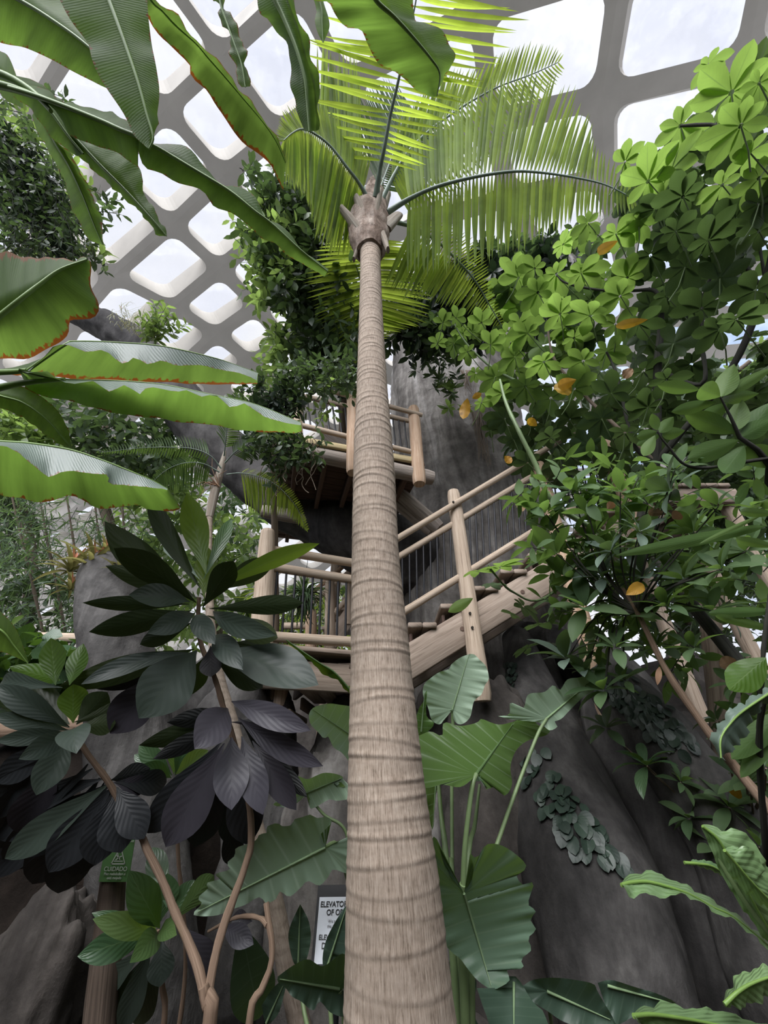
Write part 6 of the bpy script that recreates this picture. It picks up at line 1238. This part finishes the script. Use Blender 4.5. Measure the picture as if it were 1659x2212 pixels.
# trees behind, each its own
def btree(label, base, specs, trunk, name='background_tree', group='trees beyond the palm house paths'):
    return mass(name, label, 'tree', base, specs, 'bark_dark', trunk, group)
b1 = np.array([-4.6, 7.6, 0]); btree('leafy dark tree behind the banana leaves, above the bamboo', b1, [
 dict(mat='creep', poly=[(130,850),(250,880),(360,910),(350,1000),(260,1010),(170,1000),(120,920)], Zr=(6.6,8.0), n=105, per=9, tl=(.25,.6), L=(.16,.26), asp=.45, bias=(0,0,-.2)),
 dict(mat='creep_light', poly=[(240,950),(400,970),(430,1080),(330,1100),(230,1040)], Zr=(8.0,9.0), n=80, per=9, tl=(.25,.6), L=(.18,.28), asp=.45, bias=(0,0,-.2))],
 [([b1+[0,0,-.03], b1+[.1,0,3], U(200,1000,8), U(230,920,7.6)], [.16,.13,.09,.04])])
b2 = np.array([-4.6, 6.1, 0]); btree('bamboo clump of narrow dark leaves at the left edge', b2, [
 dict(mat='bamboo', poly=[(-30,1010),(100,1000),(230,1040),(300,1100),(330,1250),(240,1360),(100,1370),(-30,1370)], Zr=(5.2,6.6), n=260, per=8, tl=(.2,.5), L=(.16,.26), asp=.13, shape='lance', bias=(0,0,-.7), spread=.8, droop=.6),
 dict(mat='creep', poly=[(-30,1150),(120,1200),(200,1300),(180,1370),(-30,1370)], Zr=(6.5,7.4), n=90, per=8, tl=(.2,.5), L=(.16,.24), asp=.4, bias=(0,0,-.3))],
 [([b2+[.25*k,.2*(k%3),-.03], b2+[.3*k-.2,.1,2.2], U(20+60*k, 1040, 6.0)], [.03,.025,.012]) for k in range(5)], name='bamboo')
b3 = np.array([-3.6, 10.2, 0]); btree('pale feathery tree far behind the dark-leaved shrub', b3, [
 dict(mat='creep_light', poly=[(250,1090),(420,1080),(560,1120),(570,1330),(480,1380),(330,1380),(250,1200)], Zr=(8.5,10.5), n=200, per=10, tl=(.3,.7), L=(.2,.32), asp=.4, bias=(0,0,-.3)),
 dict(mat='bamboo', poly=[(300,1060),(560,1020),(570,1200),(440,1230),(300,1180)], Zr=(10,11.5), n=80, per=10, tl=(.3,.7), L=(.22,.34), asp=.35, bias=(0,0,-.3))],
 [([b3+[0,0,-.03], b3+[0,0,2.5], U(430,1150,10)], [.15,.12,.05])])
b4 = np.array([-.8, 9.6, 0]); btree('drooping palm-like greenery seen between the landing balusters', b4, [
 dict(mat='frond', poly=[(560,1240),(660,1250),(760,1250),(760,1390),(560,1400)], Zr=(7.4,9), n=70, per=14, tl=(.3,.8), L=(.3,.45), asp=.09, shape='lance', bias=(0,0,-.9), spread=.6),
 dict(mat='creep', poly=[(560,1300),(780,1300),(780,1480),(540,1480)], Zr=(8.2,9.4), n=90, per=9, tl=(.3,.7), L=(.2,.3), asp=.4, bias=(0,0,-.3))],
 [([b4+[0,0,-.03], b4+[0,0,2.2], U(660,1290,9)], [.12,.1,.04])])
b5 = np.array([5.6, 7.4, 0]); btree('broad dark tree behind the umbrella tree at the right', b5, [
 dict(mat='schef_dark', poly=[(1270,760),(1500,800),(1700,780),(1700,1150),(1450,1180),(1280,1100)], Zr=(5.6,7.5), n=260, per=8, tl=(.3,.7), L=(.22,.36), asp=.45, bias=(0,0,-.2)),
 dict(mat='creep', poly=[(1250,1000),(1700,1050),(1700,1400),(1420,1400),(1280,1300)], Zr=(6.0,7.5), n=240, per=8, tl=(.3,.7), L=(.18,.3), asp=.45, bias=(0,0,-.2))],
 [([b5+[0,0,-.03], b5+[-.1,0,3], U(1500,1000,6.8), U(1470,860,6.5)], [.18,.15,.1,.05]), ([U(1500,1000,6.8), U(1560,840,6.6), U(1620,780,6.4)], [.07,.05,.03])])
b6 = np.array([6.4, 5.6, 0]); btree('feathery lime tree top showing through the umbrella leaves near the right edge', b6, [
 dict(mat='creep_light', poly=[(1510,760),(1600,740),(1700,760),(1700,900),(1580,930),(1510,850)], Zr=(7.4,8.4), n=70, per=10, tl=(.3,.6), L=(.16,.24), asp=.35, bias=(0,0,-.2))],
 [([b6+[0,0,-.03], b6+[0,0,4], U(1590,830,7.8)], [.12,.1,.04])])
b7 = np.array([-6.8, 7.2, 0]); btree('leafy tree at the far left, lighter leaves against the roof', b7, [
 dict(mat='creep_light', poly=[(-40,840),(60,900),(140,960),(120,1010),(-40,1010)], Zr=(7.2,8.5), n=110, per=9, tl=(.25,.6), L=(.16,.26), asp=.45, bias=(0,0,-.2)),
 dict(mat='creep', poly=[(-60,960),(60,960),(60,1200),(-60,1200)], Zr=(7.5,8.8), n=110, per=9, tl=(.25,.6), L=(.16,.26), asp=.45, bias=(0,0,-.2))],
 [([b7+[0,0,-.03], b7+[0,0,4], U(20,960,8)], [.15,.12,.05])])
# epiphytes on the trunk front
Eq = V(950, 800, 4.8)
ec = mass('crown_creeper', 'dense dark creeper spilling over the top of the grey artificial trunk under the palm fronds', 'creeper', U(1040,700,6.2), [
 dict(mat='ivy', poly=[(835,650),(920,620),(1050,545),(1240,540),(1255,640),(1180,700),(1070,720),(950,735),(840,725)], Zr=(5.7,6.7), n=230, per=9, tl=(.2,.45), L=(.16,.25), asp=.5, bias=(0,-.2,-.3)),
 dict(mat='creep', poly=[(850,690),(1000,700),(1010,760),(920,760),(850,735)], Zr=(5.6,6.2), n=36, per=9, tl=(.15,.35), L=(.15,.23), asp=.45, bias=(0,-.3,-.5)),
 dict(mat='creep', poly=[(1040,545),(1240,530),(1240,570),(1060,590)], Zr=(5.9,6.7), n=50, per=9, tl=(.2,.4), L=(.16,.25), asp=.4, bias=(0,-.2,.4))])
ep = mass('trunk_epiphyte', 'grey-green epiphyte rosettes clinging to the artificial trunk left of the umbrella leaves', 'epiphyte', Eq, [
 dict(mat='fig_grey', poly=[(895,770),(960,760),(1000,800),(990,850),(920,850)], Zr=(5.9,6.3), n=22, per=9, tl=(.05,.12), L=(.12,.2), asp=.28, bias=(-.2,-.8,.1), spread=.5, whorl=True),
 dict(mat='creep_light', poly=[(960,840),(1005,850),(1000,890),(970,880)], Zr=(5.8,6.0), n=6, per=8, tl=(.05,.12), L=(.12,.2), asp=.4, bias=(0,-.8,0), spread=.5, whorl=True)])
# bromeliads on the stump
br_i = 0
for x, y, r, lab in ((150,1235,52,'lower bromeliad with orange centre on the left shoulder of the stump'), (195,1228,56,'taller bromeliad with orange upright centre on the grey stump'), (150,1275,34,'small orange bromeliad on the left side of the stump'), (255,1240,36,'greenish bromeliad on the right side of the stump top'), (225,1195,34,'topmost bromeliad of the grey stump, half reddish')):
    c = V(x, y, 3.55); n = 18; th = np.arange(n)*2.4; el = np.linspace(1.35, .2, n); d = np.stack([np.cos(th)*np.cos(el), np.sin(th)*np.cos(el), np.sin(el)], 1); nn = np.stack([-np.cos(th)*np.sin(el), -np.sin(th)*np.sin(el), np.cos(el)], 1)
    mb = MB(); L_k = 1.5*r*ZY(y, 3.55)/F; leaves(mb, np.repeat([c], n, 0), d, nn, L_k*R.uniform(.8,1.1,n), L_k*.14, 'strap', 1.0, .4, 8, 1); b_ = tag(mb.build('bromeliad', M['brom']), lab, 'bromeliad', 'bromeliads on the stump')
    mb = MB(); leaves(mb, np.repeat([c + [0,0,.02]], 7, 0), d[:7] + [0,0,.6], nn[:7], L_k*.75, L_k*.13, 'lance', .5, .4, 8, 1); mb.build('centre', M['brom_red'], b_)
# ivy by the far left handrail and fern ball at the landing
mass('broad_ivy', 'broad-leaved ivy bank below the pale handrail at the far left', 'ivy', U(100,1440,3.9), [
 dict(mat='mid', poly=[(0,1385),(170,1380),(180,1450),(150,1490),(0,1480)], Zr=(4.0,4.6), n=46, per=5, tl=(.1,.25), L=(.14,.24), asp=.75, shape='round', bias=(0,-.6,.4), spread=.6),
 dict(mat='mid', poly=[(-20,1440),(120,1440),(330,1470),(330,1560),(-20,1570)], Zr=(4.0,4.6), n=40, per=5, tl=(.1,.25), L=(.14,.24), asp=.75, shape='round', bias=(0,-.6,.4), spread=.6)], 'stem_green')
hf = thing('hanging_fern', 'dark bushy fern hanging above the short post behind the landing balusters', 'fern', U(655,1290,5.2))
mb = MB(); n = 260; c = U(655,1290,5.2); d = nrm(R.normal(size=(n,3)) + [0,0,.5]); leaves(mb, c + d*.05, d, nrm(R.normal(size=(n,3))*.2+[0,0,1]), R.uniform(.2,.42,n), .03, 'lance', R.uniform(1.0,2.2,n), .1, 8, 1); mb.build('foliage', M['bamboo'], hf)
mb = MB(); tube(mb, [c - [0,0,.14], c - [0,0,.02]], [.09,.13], 16); mb.build('basket', M['bark_dark'], hf); mb = MB(); tube(mb, [c, c + [0,0,1.2]], .004, 6); mb.build('hanger', M['iron'], hf)
